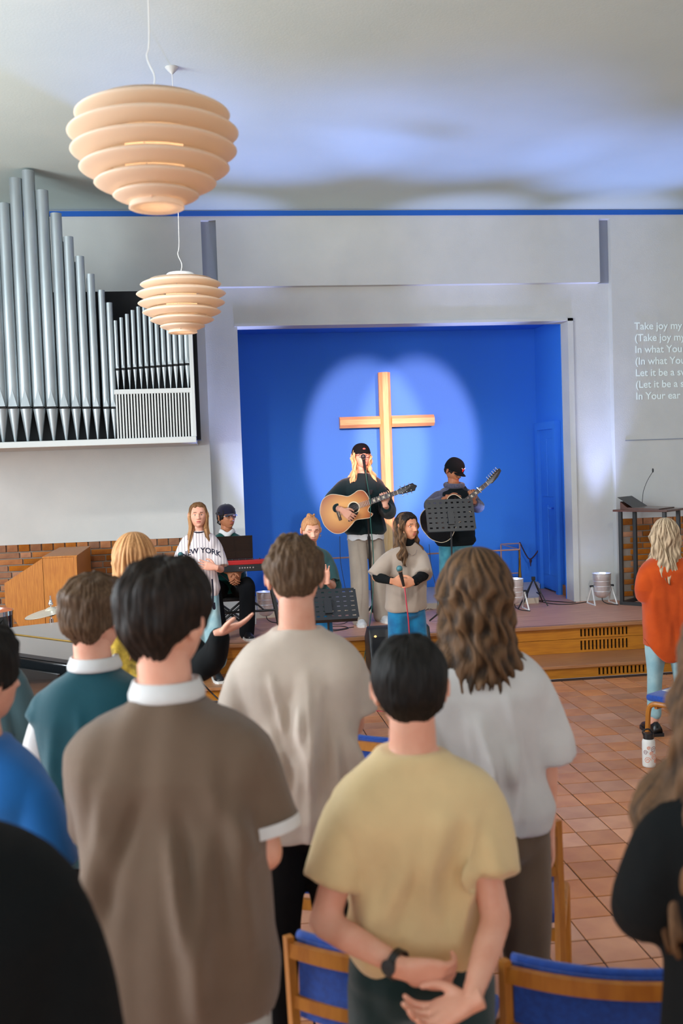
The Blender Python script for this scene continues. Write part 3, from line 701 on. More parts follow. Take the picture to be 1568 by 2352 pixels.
def person(label, head_at, ground, H=None, face=0, skin='skin', hair=None, shirt=None, pants=None, arms=None, head_rot=(0, 0, 0), lean=(0, 0), width=1.0, legs=None, seat=None, brow=None, shoes=None, extra=None, group=None, feet=None, hip_shift=(0, 0)):
    """head_at: world x, y of the head and z of its top; ground: z of the floor it stands on; face: heading (0 = towards the stage)"""
    X, Y, ZT_ = head_at; H = H or (ZT_-ground)
    t = thing('person', label, 'person', (X, Y, ground), face, group)
    W = Matrix.Translation((X, Y, ground)) @ Matrix.Rotation(face, 4, 'Z'); Wi = W.inverted()
    lx, ly = lean; s = H/1.75; hs = s**.5*1.0
    hp = lambda z: Vector((lx*(ss(.5, .85, z/H)), ly*ss(.5, .85, z/H), z))     # spine centre, lean offsets the upper body (head stays at 0,0 + lean)
    def L(p): return Wi @ Vector(p)
    wd_ = width*s
    zs = (ZT_-ground)             # top of head above ground
    drop = H-zs                   # for seated figures everything above the hip moves down
    Zf = lambda f: f*H-drop
    def c(zf): 
        k = float(ss(.5, .84, zf)); return (-(1-k)*lx+hip_shift[0]*(1-k), -(1-k)*ly+hip_shift[1]*(1-k))   # head is over the origin, hips are displaced
    body = MB()
    def ring(zf, rx, ry, ox=0, oy=0, sc=1.0): a, b = c(zf); return (a+ox, b+oy, Zf(zf), rx*wd_*sc, ry*wd_*sc)
    base = [(.455, .060, .060), (.48, .150, .105), (.52, .168, .118), (.56, .158, .108), (.61, .140, .096), (.66, .148, .100), (.71, .164, .108), (.76, .176, .108), (.785, .174, .096), (.803, .158, .082), (.818, .128, .070), (.832, .094, .062), (.845, .064, .056), (.862, .056, .056), (.90, .052, .054)]
    ringloft(body, [ring(z, a*.93, b*.93, 0, (.012 if z > .85 else (-.008 if z > .7 else 0))) for z, a, b in base])
    # joints
    a, b = c(.81); shx = .150*wd_
    SH = {'R': Vector((a+shx, b-.005, Zf(.792))), 'L': Vector((a-shx, b-.005, Zf(.792)))}
    ua, fa = .172*H, .150*H
    arms = arms or {}
    EL, WR, HD_, HN = {}, {}, {}, {}
    for sd in 'RL':
        sg = 1 if sd == 'R' else -1; sp = arms.get(sd)
        if sp and 'wrist' in sp:
            w_ = L(sp['wrist']); shp = SH[sd]
            if 'elbow' in sp: e = L(sp['elbow'])
            else:
                dv = w_-shp; dl = min(dv.length, (ua+fa)*.985); dvn = dv.normalized(); w_ = shp+dvn*dl
                pole = Vector(sp.get('pole', (sg*.6, -.5, -1))); pole = (pole-dvn*pole.dot(dvn)).normalized()
                x = (ua*ua-fa*fa+dl*dl)/(2*dl); h = math.sqrt(max(0, ua*ua-x*x)); e = shp+dvn*x+pole*h
            EL[sd], WR[sd] = e, w_
            HD_[sd] = (Wi.to_3x3() @ Vector(sp['dir'])) if 'dir' in sp else (w_-e)
            HN[sd] = (Wi.to_3x3() @ Vector(sp['palm'])) if 'palm' in sp else Vector((-sg, 0, 0))
        else:
            EL[sd] = SH[sd]+Vector((sg*.062, -.02, -ua*.98)); WR[sd] = EL[sd]+Vector((-sg*.0, .055, -fa)); HD_[sd] = Vector((0, .12, -1)); HN[sd] = Vector((-sg, -.1, 0))
        seg_tube(body, [SH[sd]+Vector((-sg*.03, 0, -.004)), EL[sd]], [.048*s, .038*s]); seg_tube(body, [EL[sd], EL[sd].lerp(WR[sd], .35), WR[sd]], [.037*s, .037*s, .0245*s])
    # legs
    LG = {}
    for sd in 'RL':
        sg = 1 if sd == 'R' else -1; hx, hy = c(.5)
        hip = Vector((hx+sg*.085*wd_, hy, Zf(.50)))
        if legs: kn, an = [Vector(q) for q in legs[sd]]
        else:
            f_ = (feet or {}).get(sd, (sg*.11, 0)); an = Vector((hx+f_[0], hy+f_[1], .085)); kn = hip.lerp(an, .5)+Vector((0, .02, 0))
        LG[sd] = (hip, kn, an); seg_tube(body, [hip, kn, an], [.078*s, .052*s, .038*s])
    me_b = remesh(body, .012, 3, 'body')
    # head transform
    Rh = Matrix.Rotation(head_rot[0], 4, 'Z') @ Matrix.Rotation(head_rot[1], 4, 'X') @ Matrix.Rotation(head_rot[2], 4, 'Y')
    HM = Matrix.Translation(Vector((0, .012, zs-HH*hs))) @ Rh
    hb = MB(); add_head(hb, hs, .8 if (extra or {}).get('soft') else 1)
    # neck under the head, joined with it
    hb.xf(HM)
    a, b = c(.84); seg_tube(hb, [Vector((a, b+.0, Zf(.835))), Vector((0, .0, zs-.150*hs*1.0))+Rh.to_3x3() @ Vector((0, -.012, -.0))], [.060*s**.5*(.9 if (extra or {}).get('soft') else 1), .054*s**.5*(.88 if (extra or {}).get('soft') else 1)], 20)
    hb_me = D.meshes.new('h'); hb_me.from_pydata(hb.v, [], hb.f); hb_me.update()
    bm = bmesh.new(); bm.from_mesh(hb_me); bmesh.ops.recalc_face_normals(bm, faces=bm.faces); bm.to_mesh(hb_me); bm.free()
    face_split(hb_me, HM, hs, 1, 2)
    parts = [(me_b, 0), (hb_me, None)]
    for sd in 'RL':
        sg = 1 if sd == 'R' else -1; sp = arms.get(sd) or {}
        if sp.get('hide'): continue
        hm = hand_mesh(-sg, sp.get('curl', (.35, .4, .45, .5)), sp.get('thumb', .4), sp.get('spread', .08), s**.5*.97)
        # thumb side: with the palm facing -z and fingers +y a right hand has its thumb on -x
        F_ = frame_from(HD_[sd], HN[sd]); co = np_mesh(hm); mt = np.array(F_); set_co(hm, co@mt.T+np.array(WR[sd])); parts.append((hm, 0))
    me = join_np(parts, 'body'); o = link('body', me, t, [skin, 'lips', brow or 'brow'])
    for q, _ in parts: D.meshes.remove(q)
    # eyes
    if abs(((face+head_rot[0]+PI) % (2*PI))-PI) > .9:
        for sg in (1, -1):
            m = MB(); m.ell((sg*.031, .0655, .004), (.0125, .0125, .0085), 12, 0); m.ell((sg*.031, .0745, .0035), (.0055, .0045, .0055), 10, 1)
            m.v = [tuple(Vector(p)*hs) for p in m.v]; m.xf(HM)
            if (extra or {}).get('closed'): m.mi = [0]*len(m.mi)
            if (extra or {}).get('closed'): MB().tube([HM @ (Vector((sg*.031+dx, .0775-abs(dx)*.25, -.002+dx*dx*18))*hs) for dx in np.linspace(-.013, .013, 7)], .0012, 5).build('eyelashes', 'brow', t)
            m.build('eye', [skin if (extra or {}).get('closed') else 'eyewhite', 'iris'], t, smooth=True)
    # hair
    for hspec in (hair or []):
        kind = hspec[0]; kw = hspec[2]
        if kind == 'cap':
            P, nu, nv = hair_cap(hs, **kw); me = D.meshes.new('hair'); me.from_pydata(P.reshape(-1, 3).tolist(), [], grid_faces(nv, nu)); me.transform(HM); me.shade_smooth()
            link('hair', me, t, hspec[1])
        else:
            kw = dict(kw); tilt = kw.pop('untilt', None)
            vs, f, colr = hair_shell(hs, **kw); me = D.meshes.new('hair'); me.from_pydata(vs.tolist(), [], f)
            HM2 = Matrix.Translation(Vector((0, .012, zs-HH*hs))) @ Matrix.Rotation(head_rot[0], 4, 'Z') @ Matrix.Rotation(head_rot[1]*.3, 4, 'X')
            me.transform(HM2); at_ = me.attributes.new('lock', 'FLOAT', 'POINT'); at_.data.foreach_set('value', colr.astype(np.float32)); me.update(); me.shade_smooth()
            link('hair', me, t, hspec[1])
    # trousers / skirt
    if pants:
        p = MB(); e = pants.get('ease', 1.07); top = pants.get('top', .60)
        ringloft(p, [ring(z, a*e, b*e) for z, a, b in base if z <= top+.001])
        kr, ar, ah = pants.get('knee', .070), pants.get('ankle', .062), pants.get('hem', 0.02)
        for sd in 'RL':
            hip, kn, an = LG[sd]; dn = (an-kn).normalized(); end = an+dn*(.085-ah-.02)
            if pants.get('hem', 0) > .12: end = kn.lerp(an, 1-(ah-.085)/max(.1, (kn-an).length))
            seg_tube(p, [hip+Vector((0, 0, .0)), hip.lerp(kn, .5), kn, end], [.098*wd_, .088*s, kr*s, ar*s], 18)
        me = remesh(p, .012, 3, 'trousers'); rg = np.random.RandomState(len(label)); fo = []
        for sd in 'RL':
            hip, kn, an = LG[sd]
            for q in range(9):
                z = kn.lerp(an, rg.uniform(-.3, 1)); fo.append((z+Vector((-.07, rg.uniform(-.05, .05), rg.uniform(-.02, .03))), z+Vector((.07, rg.uniform(-.05, .05), rg.uniform(-.03, .03))), .011, .006*(1 if q % 2 else -1)))
        cloth_noise(me, 3, fo); link('trousers', me, t, pants['mat'])
    if shoes:
        for sd in 'RL':
            hip, kn, an = LG[sd]; m = MB(); yaw = shoes.get('yaw', 0); gz = an.z-.085
            for k in range(1):
                pr = [(-.085, .034, .045), (-.05, .036, .060), (0, .037, .058), (.06, .042, .038), (.12, .046, .030), (.165, .038, .022), (.185, .018, .012)]
                v = []; n = 14
                for (y, w_, h) in pr:
                    for j in range(n):
                        a = 2*PI*j/n; cc, q = math.cos(a), math.sin(a); v.append((w_*math.copysign(abs(cc)**.8, cc), y, .022+(h if q > 0 else .0)*q*1.3-(.004 if q < 0 else 0)*abs(q)))
                f = [(i*n+j, i*n+(j+1) % n, (i+1)*n+(j+1) % n, (i+1)*n+j) for i in range(len(pr)-1) for j in range(n)]+[tuple(reversed(range(n))), tuple((len(pr)-1)*n+j for j in range(n))]
                m.add(v, f)
            T_ = Matrix.Translation((an.x, an.y+.01, gz)) @ Matrix.Rotation((.15 if sd == 'L' else -.15)+yaw, 4, 'Z'); m.xf(T_)
            so = m.build('shoe', shoes['mat'], t, smooth=True)
            sm_ = MB(); sm_.prism([(.04, -.092), (.046, 0), (.052, .10), (.045, .165), (.02, .195), (-.02, .195), (-.045, .165), (-.052, .10), (-.046, 0), (-.04, -.092)], 0, .024, 'xy'); sm_.xf(T_); sm_.build('sole', shoes.get('sole', 'white'), so)
    # shirt
    if shirt:
        q = MB(); e = shirt.get('ease', 1.12); hz = shirt.get('hem', .46); hw_ = shirt.get('hemw', 1.22); th = .016
        prof = [r for r in base if hz < r[0] <= .830]
        hem_rx, hem_ry = .150*hw_, .112*hw_
        R_ = [ring(hz+.006, hem_rx*.6, hem_ry*.6), ring(hz+.004, hem_rx*.93, hem_ry*.90), ring(hz, hem_rx, hem_ry)]
        for z, a, b in prof:
            k = float(ss(.66, .79, z)); rx = max(a*e, hem_rx*(1-k)+.0)*1.0; ry = max(b*e, hem_ry*(1-k))
            if z > .80: rx = a*(1+(e-1)*.7)
            R_.append(ring(z+(.004 if z > .8 else 0), rx, ry, 0, -.004))
        nk = shirt.get('neck', .076); R_ += [ring(.838, nk*1.12, nk*.98, 0, .002), ring(.846, nk, nk*.92, 0, .004)]
        if shirt.get('high'): R_ += [ring(.862, .066, .066, 0, .008), ring(.874, .063, .064, 0, .010)]
        ringloft(q, R_, 32, 2.5)
        sl, rt_, re = shirt.get('sleeve', .85), shirt.get('rtop', .076), shirt.get('rend', .078)
        cuffs = {}
        for sd in 'RL':
            sg = 1 if sd == 'R' else -1; S0, E0, W0 = SH[sd], EL[sd], WR[sd]
            pts = [S0+Vector((-sg*.055, 0, .004)), S0+(E0-S0)*.16+Vector((sg*.0, 0, .0))]; rr = [rt_*.66*s, rt_*.86*s]
            if sl <= 1: pts.append(S0+(E0-S0)*sl); rr.append(re*s); ax = (E0-S0).normalized()
            else: pts += [E0, E0+(W0-E0)*(sl-1)]; rr += [shirt.get('relb', (rt_+re)/2)*s, re*s]; ax = (W0-E0).normalized()
            P2, R2 = [], []
            for i in range(len(pts)-1):
                for j in range(4): P2.append(pts[i].lerp(pts[i+1], j/4)); R2.append(rr[i]+(rr[i+1]-rr[i])*j/4)
            P2.append(pts[-1]); R2.append(rr[-1])
            for _ in range(2): P2 = [P2[0]]+[(P2[i-1]+P2[i]*2+P2[i+1])/4 for i in range(1, len(P2)-1)]+[P2[-1]]
            cuffs[sd] = (P2[-1].copy(), ax, R2[-1])
            P2 += [P2[-1]+ax*.001, P2[-1]-ax*.03]; R2 += [R2[-1]-.014, R2[-1]-.020]
            q.tube(P2, R2, 20)
        me = remesh(q, shirt.get('vox', .010), 3, 'shirt'); rg = np.random.RandomState(shirt.get('seed', 1))
        fo = auto_folds(rg, H, .16*wd_*e, .12*wd_*e, Zf(.79), Zf(hz), shirt.get('nf', 18), shirt.get('famp', .017))
        fo += shirt.get('folds', [])
        for sd in 'RL':
            for _ in range(5):
                u = rg.uniform(.25, min(sl, 1.9)); base_ = SH[sd].lerp(EL[sd], u) if u <= 1 else EL[sd].lerp(WR[sd], u-1)
                fo.append((base_+Vector((-.06, rg.uniform(-.06, .06), rg.uniform(-.02, .05))), base_+Vector((.06, rg.uniform(-.06, .06), rg.uniform(-.05, .02))), .011, .006*rg.choice((-1, 1))))
        cloth_noise(me, shirt.get('seed', 1), fo)
        if shirt.get('jag'):
            co = np_mesh(me); zz = co[:, 2]; k = np.clip(1-(zz-Zf(hz))/.06, 0, 1); co[:, 2] -= k*shirt['jag']*np.sin(co[:, 0]*9+1); set_co(me, co)
        if shirt.get('curve'):
            co = np_mesh(me); k = np.clip(1-(co[:, 2]-Zf(hz))/.12, 0, 1); co[:, 2] += k*shirt['curve']*(np.abs(co[:, 0]-c(hz)[0])/(.15*wd_))**2; set_co(me, co)
        so = link(shirt.get('name', 'shirt'), me, t, shirt['mat'])
        if shirt.get('collar'):
            m = MB(); a, b = c(.842); v = []; n = 40
            for (zf, k) in ((.842, 1.08), (.854, 1.02), (.867, .98), (.866, 1.05), (.851, 1.20), (.845, 1.20)):
                for j in range(n):
                    an_ = 2*PI*j/n; op = max(0, math.sin(an_))**6
                    v.append((a+math.cos(an_)*.070*k*s**.5, b+.006+math.sin(an_)*.068*k*s**.5+.012*op, Zf(zf)-.030*op*(1 if zf > .85 else 1.4)))
            f = [(i*n+j, i*n+(j+1) % n, ((i+1) % 6)*n+(j+1) % n, ((i+1) % 6)*n+j) for i in range(6) for j in range(n)]
            m.add(v, f); m.build('collar', shirt['collar'], t, smooth=True)
        if shirt.get('neckband'):
            m = MB(); a, b = c(.842); m.tube([(a+math.cos(x)*nk*1.02*wd_, b+math.sin(x)*nk*.94*wd_+.004, Zf(.846)-.012*max(0, math.sin(x))) for x in np.linspace(0, 2*PI, 40)], .0065, 8); m.build('neckband', shirt['neckband'], t, smooth=True)
        if shirt.get('cuff'):
            for sd in shirt.get('cuff_sides', 'RL'):
                p, ax, r = cuffs[sd]; m = MB(); m.tube([p-ax*.022, p-ax*.010, p+ax*.004], [r+.003, r+.0045, r+.003], 24, cap=False); m.tube([p-ax*.022, p-ax*.010, p+ax*.004], [r-.006, r-.006, r-.004], 24, cap=False)
                m.build('cuff', shirt['cuff'], t, smooth=True)
        if shirt.get('under'):                         # long tight sleeves of the garment beneath
            u = shirt['under']; m = MB()
            for sd in 'RL':
                E0, W0 = EL[sd], WR[sd]; seg_tube(m, [SH[sd].lerp(E0, .5), E0, W0-(W0-E0)*.06], [.050*s, .050*s, .036*s], 18)
            me = remesh(m, .009, 2, 'sleeves'); cloth_noise(me, 5, []); link('undersleeves', me, t, u)
            if shirt.get('turtle'):
                m = MB(); a, b = c(.85); m.lathe([(.060, 0), (.066, .01), (.064, .05), (.060, .064), (.054, .064), (.054, 0)], 28, (0+a*.5, b+.006, Zf(.835)), closed=True); m.build('turtleneck', u, t, smooth=True)
    t_info = dict(t=t, W=W, HM=HM, hs=hs, EL=EL, WR=WR, SH=SH, LG=LG, Zf=Zf, c=c, s=s)
    return t_info

from mathutils.bvhtree import BVHTree
def decal(info, target, text, size, cen, direction, parent, m, bend=0, off=.002, name='lettering', shear=0):
    """flat print: letters laid on the surface of a garment; cen = local point in front of it, direction = local ray toward it"""
    me_t = target.data; bv = BVHTree.FromPolygons([v.co for v in me_t.vertices], [p.vertices[:] for p in me_t.polygons])
    c = D.curves.new(name, 'FONT'); c.body = text; c.size = size; c.align_x = 'CENTER'; c.offset = size*.022
    o = D.objects.new('tmp', c); COL.objects.link(o); bpy.context.view_layer.update()
    me = D.meshes.new_from_object(o.evaluated_get(bpy.context.evaluated_depsgraph_get())); D.objects.remove(o)
    bm = bmesh.new(); bm.from_mesh(me); bmesh.ops.subdivide_edges(bm, edges=[e for e in bm.edges if e.calc_length() > size*.2], cuts=2, use_grid_fill=True); bm.to_mesh(me); bm.free()
    d = Vector(direction).normalized(); rt = d.cross(Vector((0, 0, 1))).normalized(); co = np_mesh(me)
    for i, p in enumerate(co):
        z = p[1]-bend*p[0]**2; q = Vector(cen)+rt*p[0]+Vector((0, 0, z)); h = bv.ray_cast(q, d, 1.0)
        co[i] = (h[0]-d*off) if h[0] else q+d*.1
    set_co(me, co); return link(name, me, parent, m)
def cap_hat(info, m, yaw=0, pitch=0, brim=True, brim_m=None, sz=1.0, button=True):
    hs = info['hs']; t = info['t']; T_ = info['HM'] @ Matrix.Rotation(yaw, 4, 'Z') @ Matrix.Rotation(pitch, 4, 'X')
    nv, nu = 22, 40; v = []
    for i in range(nv):
        el = PI/2*(1-i/(nv-1)); 
        for j in range(nu):
            a = 2*PI*j/nu; seam = 1-.012*abs(math.cos(3*a))**8
            r = math.cos(el)**.72; v.append(((HW+.017)*r*math.cos(a)*seam*sz, (HD+.016)*r*math.sin(a)*seam*sz-.004, .030+(HH-.010)*math.sin(el)**.95*sz-.012*(1-math.sin(a))*(1-math.sin(el))*.8))
    for j in range(nu):
        a = 2*PI*j/nu; v.append(((HW+.006)*math.cos(a)*sz, (HD+.005)*math.sin(a)*sz-.004, .030-.012*(1-math.sin(a))*.8+.004))
    q = MB().add([tuple(Vector(p)*hs) for p in v], grid_faces(nv+1, nu, False)+[tuple(range(nu))]); q.xf(T_); o = q.build('cap', m, t, smooth='auto')
    if brim:
        v = []; n = 17; k = 7
        for i in range(k):
            u = i/(k-1)
            for j in range(n):
                w_ = (j/(n-1)-.5)*2; x = w_*.070*(1-.10*u); y = (HD+.010)*math.sqrt(max(0, 1-(x/(HW+.017))**2))-.006+u*.066*math.sqrt(max(0, 1-w_**2*.92)); v.append((x, y, .030-.016*w_**2*1.0-.010*u))
        nn = len(v); v2 = [(x, y, z-.003) for x, y, z in v]
        f = [(i*n+j, i*n+j+1, (i+1)*n+j+1, (i+1)*n+j) for i in range(k-1) for j in range(n-1)]; f += [tuple(reversed([q+nn for q in g])) for g in f]
        ed = [j for j in range(n)]+[i*n+n-1 for i in range(1, k)]+[(k-1)*n+j for j in range(n-2, -1, -1)]+[i*n for i in range(k-2, 0, -1)]
        f += [(ed[i], ed[i]+nn, ed[(i+1) % len(ed)]+nn, ed[(i+1) % len(ed)]) for i in range(len(ed))]
        b = MB().add([tuple(Vector(p)*hs) for p in v+v2], f); b.xf(T_); b.build('brim', brim_m or m, o, smooth='auto')
    b = MB().ell(tuple(Vector((0, -.004, .030+HH-.009))*hs), (.006, .006, .004), 10); b.xf(T_); b.build('cap_button', m, o, smooth=True)
    return o
def glasses(info, m, r=.021, thick=.0018, square=.72):
    hs = info['hs']; q = MB()
    for sg in (1, -1):
        pts = []
        for a in np.linspace(0, 2*PI, 25):
            c_, s_ = math.cos(a), math.sin(a); pts.append(Vector((sg*.031+r*math.copysign(abs(c_)**square, c_), .092, .003+r*.86*math.copysign(abs(s_)**square, s_))))
        q.tube(pts, thick, 6); q.tube([(sg*.052, .090, .010), (sg*.074, .080, .010), (sg*.083, .02, .006), (sg*.083, -.012, -.004)], thick, 6)
    q.tube([(-.011, .093, .006), (0, .096, .009), (.011, .093, .006)], thick, 6)
    q.v = [tuple(Vector(p)*hs) for p in q.v]; q.xf(info['HM']); o = q.build('glasses', m, info['t'], smooth=True); return o
def microphone(grip, tip, label, body_m='blackmetal', head_m='blackmetal', group=None):
    a, b = Vector(grip), Vector(tip); d = (b-a).normalized(); t = thing('microphone', label, 'microphone', a, 0, group)
    A = Vector((0, 0, 0)); q = MB().tube([A, A+d*.02, A+d*.13, A+d*.15], [.010, .0115, .016, .019], 16); q.build('handle', body_m, t, smooth='auto')
    q = MB().ell(tuple(d*.170), (.025, .025, .025), 16); q.build('grille', head_m, t, smooth=True)
    q = MB().tube([d*.148, d*.158], [.0225, .0225], 16); q.build('ring', 'chrome', t, smooth='auto'); return t
# ================================================================== who stands where
def at_head(px, py, Y): p = aty(px, py, Y); return (p.x, Y, p.z)
c8 = s2l
M['h_dark'] = hair_mat('dark_brown_hair', c8(72, 54, 42), c8(26, 20, 17)); M['h_black'] = hair_mat('near_black_hair', c8(52, 45, 40), c8(18, 16, 15))
M['h_ash'] = hair_mat('ash_brown_hair', c8(150, 122, 94), c8(78, 58, 42)); M['h_red'] = hair_mat('strawberry_blond_hair', c8(214, 160, 108), c8(136, 88, 50))
M['h_brown'] = hair_mat('wavy_brown_hair', c8(104, 76, 52), c8(38, 28, 20)); M['h_blond'] = hair_mat('dark_blond_hair', c8(206, 182, 150), c8(92, 72, 52))
M['h_gold'] = hair_mat('golden_hair', c8(238, 192, 138), c8(150, 104, 62)); M['h_straight'] = hair_mat('light_brown_hair', c8(186, 138, 92), c8(104, 72, 44)); M['h_bunblond'] = hair_mat('pale_blond_hair', c8(240, 200, 160), c8(178, 124, 82))
def cloth(name, c, c2=None, b=.35, **k): M[name] = mat(name, c, .9, color2=c2 or tuple(v*.86 for v in c), scale=k.pop('sc', 6), bump=b, bscale=k.pop('bs', 420), sheen=.25 if max(c) > .02 else 0, spec=.2, **k)
cloth('brown_pique', c8(114, 94, 78)); cloth('oatmeal_jersey', c8(214, 198, 184)); cloth('straw_yellow_jersey', c8(230, 202, 152)); cloth('white_jersey', c8(214, 212, 212))
cloth('teal_wool', c8(14, 72, 84)); cloth('white_cotton', c8(225, 225, 225)); cloth('mustard_print', c8(196, 164, 62), c8(120, 100, 40), sc=22); cloth('black_cotton', c8(9, 13, 15)); cloth('charcoal_cotton', c8(24, 30, 36))
cloth('azure_jersey', c8(30, 108, 186)); cloth('slate_teal_cotton', c8(72, 100, 108)); cloth('rust_orange_linen', c8(206, 82, 20), c8(186, 68, 14)); cloth('olive_brown_twill', c8(104, 84, 66)); cloth('dark_teal_twill', c8(16, 46, 48)); cloth('black_twill', c8(14, 15, 18))
cloth('pale_grey_twill', c8(188, 196, 194)); cloth('light_denim', c8(166, 200, 206), c8(140, 182, 194), sc=12); cloth('blue_denim', c8(26, 116, 160), c8(18, 92, 138), sc=12); cloth('aqua_denim', c8(84, 160, 176), c8(60, 134, 154), sc=12); cloth('sand_twill', c8(176, 164, 150))
cloth('bottle_green_jersey', c8(12, 72, 66)); cloth('dark_green_sweat', c8(12, 36, 40)); cloth('forest_grey_jersey', c8(44, 78, 80)); cloth('taupe_jersey', c8(162, 146, 132)); cloth('grey_marl', c8(92, 90, 108), c8(76, 74, 92), sc=60); cloth('navy_cotton', c8(22, 22, 44)); cloth('quilted_black', c8(16, 24, 28))
M['leather_black'] = mat('black_leather', c8(16, 17, 20), .3, bump=.2, bscale=80)
# pinstriped white jersey
m = mat('pinstripe_jersey', c8(226, 216, 216), .9, bump=.3, bscale=400); M['pinstripe'] = m; nt = m.node_tree; N, L_ = nt.nodes, nt.links
tc = N.new('ShaderNodeTexCoord'); sp = N.new('ShaderNodeSeparateXYZ'); L_.new(tc.outputs['Object'], sp.inputs[0]); mu = N.new('ShaderNodeMath'); mu.operation = 'MULTIPLY'; mu.inputs[1].default_value = 38; L_.new(sp.outputs[0], mu.inputs[0])
fr = N.new('ShaderNodeMath'); fr.operation = 'FRACT'; L_.new(mu.outputs[0], fr.inputs[0]); gt = N.new('ShaderNodeMath'); gt.operation = 'GREATER_THAN'; gt.inputs[1].default_value = .86; L_.new(fr.outputs[0], gt.inputs[0])
mx = N.new('ShaderNodeMix'); mx.data_type = 'RGBA'; mx.inputs['A'].default_value = (*c8(226, 216, 216), 1); mx.inputs['B'].default_value = (*c8(120, 108, 124), 1); L_.new(gt.outputs[0], mx.inputs['Factor']); L_.new(mx.outputs['Result'], N['Principled BSDF'].inputs['Base Color'])
AUD = 'people of the congregation standing with their backs to the camera'
# --- congregation, nearest first
Y = 2.3; x0, _, z0 = at_head(370, 1310, Y); W_ = lambda px, py, Y: tuple(aty(px, py, Y))
brown = person('tall man from behind in a brown polo shirt with white collar and cuffs', (x0, Y, z0), 0, face=-.12, head_rot=(-.42, 0, .04), width=1.04, hair=[('cap', 'h_dark', dict(seed=3, t_top=.028, t_side=.015, nape=-.076, amp=.0065, curl=.1))],
    shirt=dict(mat='brown_pique', seed=11, hem=.475, hemw=1.28, ease=1.20, sleeve=.80, rtop=.080, rend=.082, collar='white_cotton', cuff='white_cotton', famp=.036, nf=24, cuff_sides='R'), pants=dict(mat='pale_grey_twill'), shoes=dict(mat='black'), hip_shift=(.02, -.04),
    arms={'R': dict(elbow=W_(612, 1960, 2.24), wrist=W_(520, 2000, 2.55), palm=(0, 0, -1)), 'L': dict(elbow=W_(235, 1940, 2.46), wrist=W_(340, 2000, 2.70), palm=(0, 0, -1))})
Y = 2.35; x0, _, z0 = at_head(940, 1478, Y)
yel = person('dark-haired person in a straw yellow T-shirt with hands clasped behind the back', (x0, Y, z0), 0, face=0, head_rot=(-.12, .05, 0), width=1.06, hair=[('cap', 'h_black', dict(seed=5, t_top=.020, t_side=.012, nape=-.066, amp=.003))],
    shirt=dict(mat='straw_yellow_jersey', seed=23, hem=.535, hemw=1.06, ease=1.17, sleeve=.70, rtop=.082, rend=.078, famp=.026, nf=24, neck=.084), pants=dict(mat='dark_teal_twill'), shoes=dict(mat='black'),
    arms={'L': dict(elbow=W_(742, 2120, 2.30), wrist=W_(930, 2225, 2.14), dir=(.95, .0, -.30), palm=(0, .9, .3), curl=(.55, .6, .65, .7), thumb=.6), 'R': dict(elbow=W_(1140, 2110, 2.22), wrist=W_(1080, 2300, 2.07), dir=(-.62, .1, -.25), palm=(0, -.3, 1), curl=(.5, .5, .55, .6))})
wr = thing('wristwatch', 'dark watch on the left wrist of the person in yellow', 'watch', yel['W'] @ yel['WR']['L'], 0); a_ = (yel['W'].to_3x3() @ (yel['WR']['L']-yel['EL']['L'])).normalized()
MB().lathe([(.031, -.009), (.0335, -.009), (.0335, .009), (.031, .009)], 24, closed=True, axis=a_).build('strap', 'leather_black', wr, smooth='auto'); q = Vector((0, -1, 0)); q = (q-a_*q.dot(a_)).normalized()
MB().lathe([(.0001, -.005), (.016, -.005), (.017, .004), (.0001, .005)], 20, tuple(q*.034-a_*0), axis=q).build('watch_case', 'blackmetal', wr, smooth='auto'); wr.location = Vector(wr.location)-a_*.022
Y = 3.3; x0, _, z0 = at_head(675, 1246, Y)
beige = person('man from behind in a loose oatmeal T-shirt, arms folded in front', (x0, Y, z0), 0, face=0, head_rot=(-.1, .04, 0), width=1.0, hair=[('cap', 'h_ash', dict(seed=8, t_top=.022, t_side=.012, nape=-.050, amp=.0065, curl=.12))],
    shirt=dict(mat='oatmeal_jersey', seed=31, hem=.475, hemw=1.16, ease=1.20, sleeve=.82, rtop=.080, rend=.080, famp=.031, nf=22, neck=.082), pants=dict(mat='black_twill'), shoes=dict(mat='black'), hip_shift=(.0, -.02),
    arms={'R': dict(elbow=W_(812, 1665, 3.30), wrist=W_(760, 1690, 3.55), palm=(0, 0, -1)), 'L': dict(elbow=W_(548, 1665, 3.30), wrist=W_(600, 1690, 3.58), palm=(0, 0, -1))})
Y = 3.05; x0, _, z0 = at_head(1092, 1277, Y)
whitew = person('woman from behind with wavy brown shoulder-length hair and a white T-shirt', (x0, Y, z0), 0, face=0, head_rot=(.05, 0, 0), width=.98, hair=[('shell', 'h_brown', dict(length=.28, seed=12, wave=.005, wfreq=26, vol=.036, open_f=.7, spread=.030))],
    shirt=dict(mat='white_jersey', seed=44, hem=.52, hemw=1.12, ease=1.22, sleeve=1.10, rtop=.086, relb=.096, rend=.098, famp=.028, nf=20), pants=dict(mat='olive_brown_twill'), shoes=dict(mat='black'), hip_shift=(.03, -.02),
    arms={'R': dict(elbow=W_(1252, 1715, 3.03), wrist=W_(1258, 1905, 3.06), palm=(-1, 0, 0))})
Y = 3.2; x0, _, z0 = at_head(207, 1337, Y)
person('man from behind in a dark teal knitted vest over a white collared shirt', (x0, Y, z0), 0, face=-.25, head_rot=(-.15, 0, 0), width=.95, hair=[('cap', 'h_ash', dict(seed=15, t_top=.027, t_side=.016, nape=-.066, amp=.0065, curl=.12))],
    shirt=dict(mat='teal_wool', seed=51, hem=.50, hemw=1.10, ease=1.16, sleeve=.42, rtop=.074, rend=.066, collar='white_cotton', under='white_cotton', famp=.012), pants=dict(mat='black_twill'), shoes=dict(mat='black'),
    arms={'L': dict(elbow=W_(88, 1730, 3.22), wrist=W_(150, 1815, 3.42), palm=(0, 0, -1))})
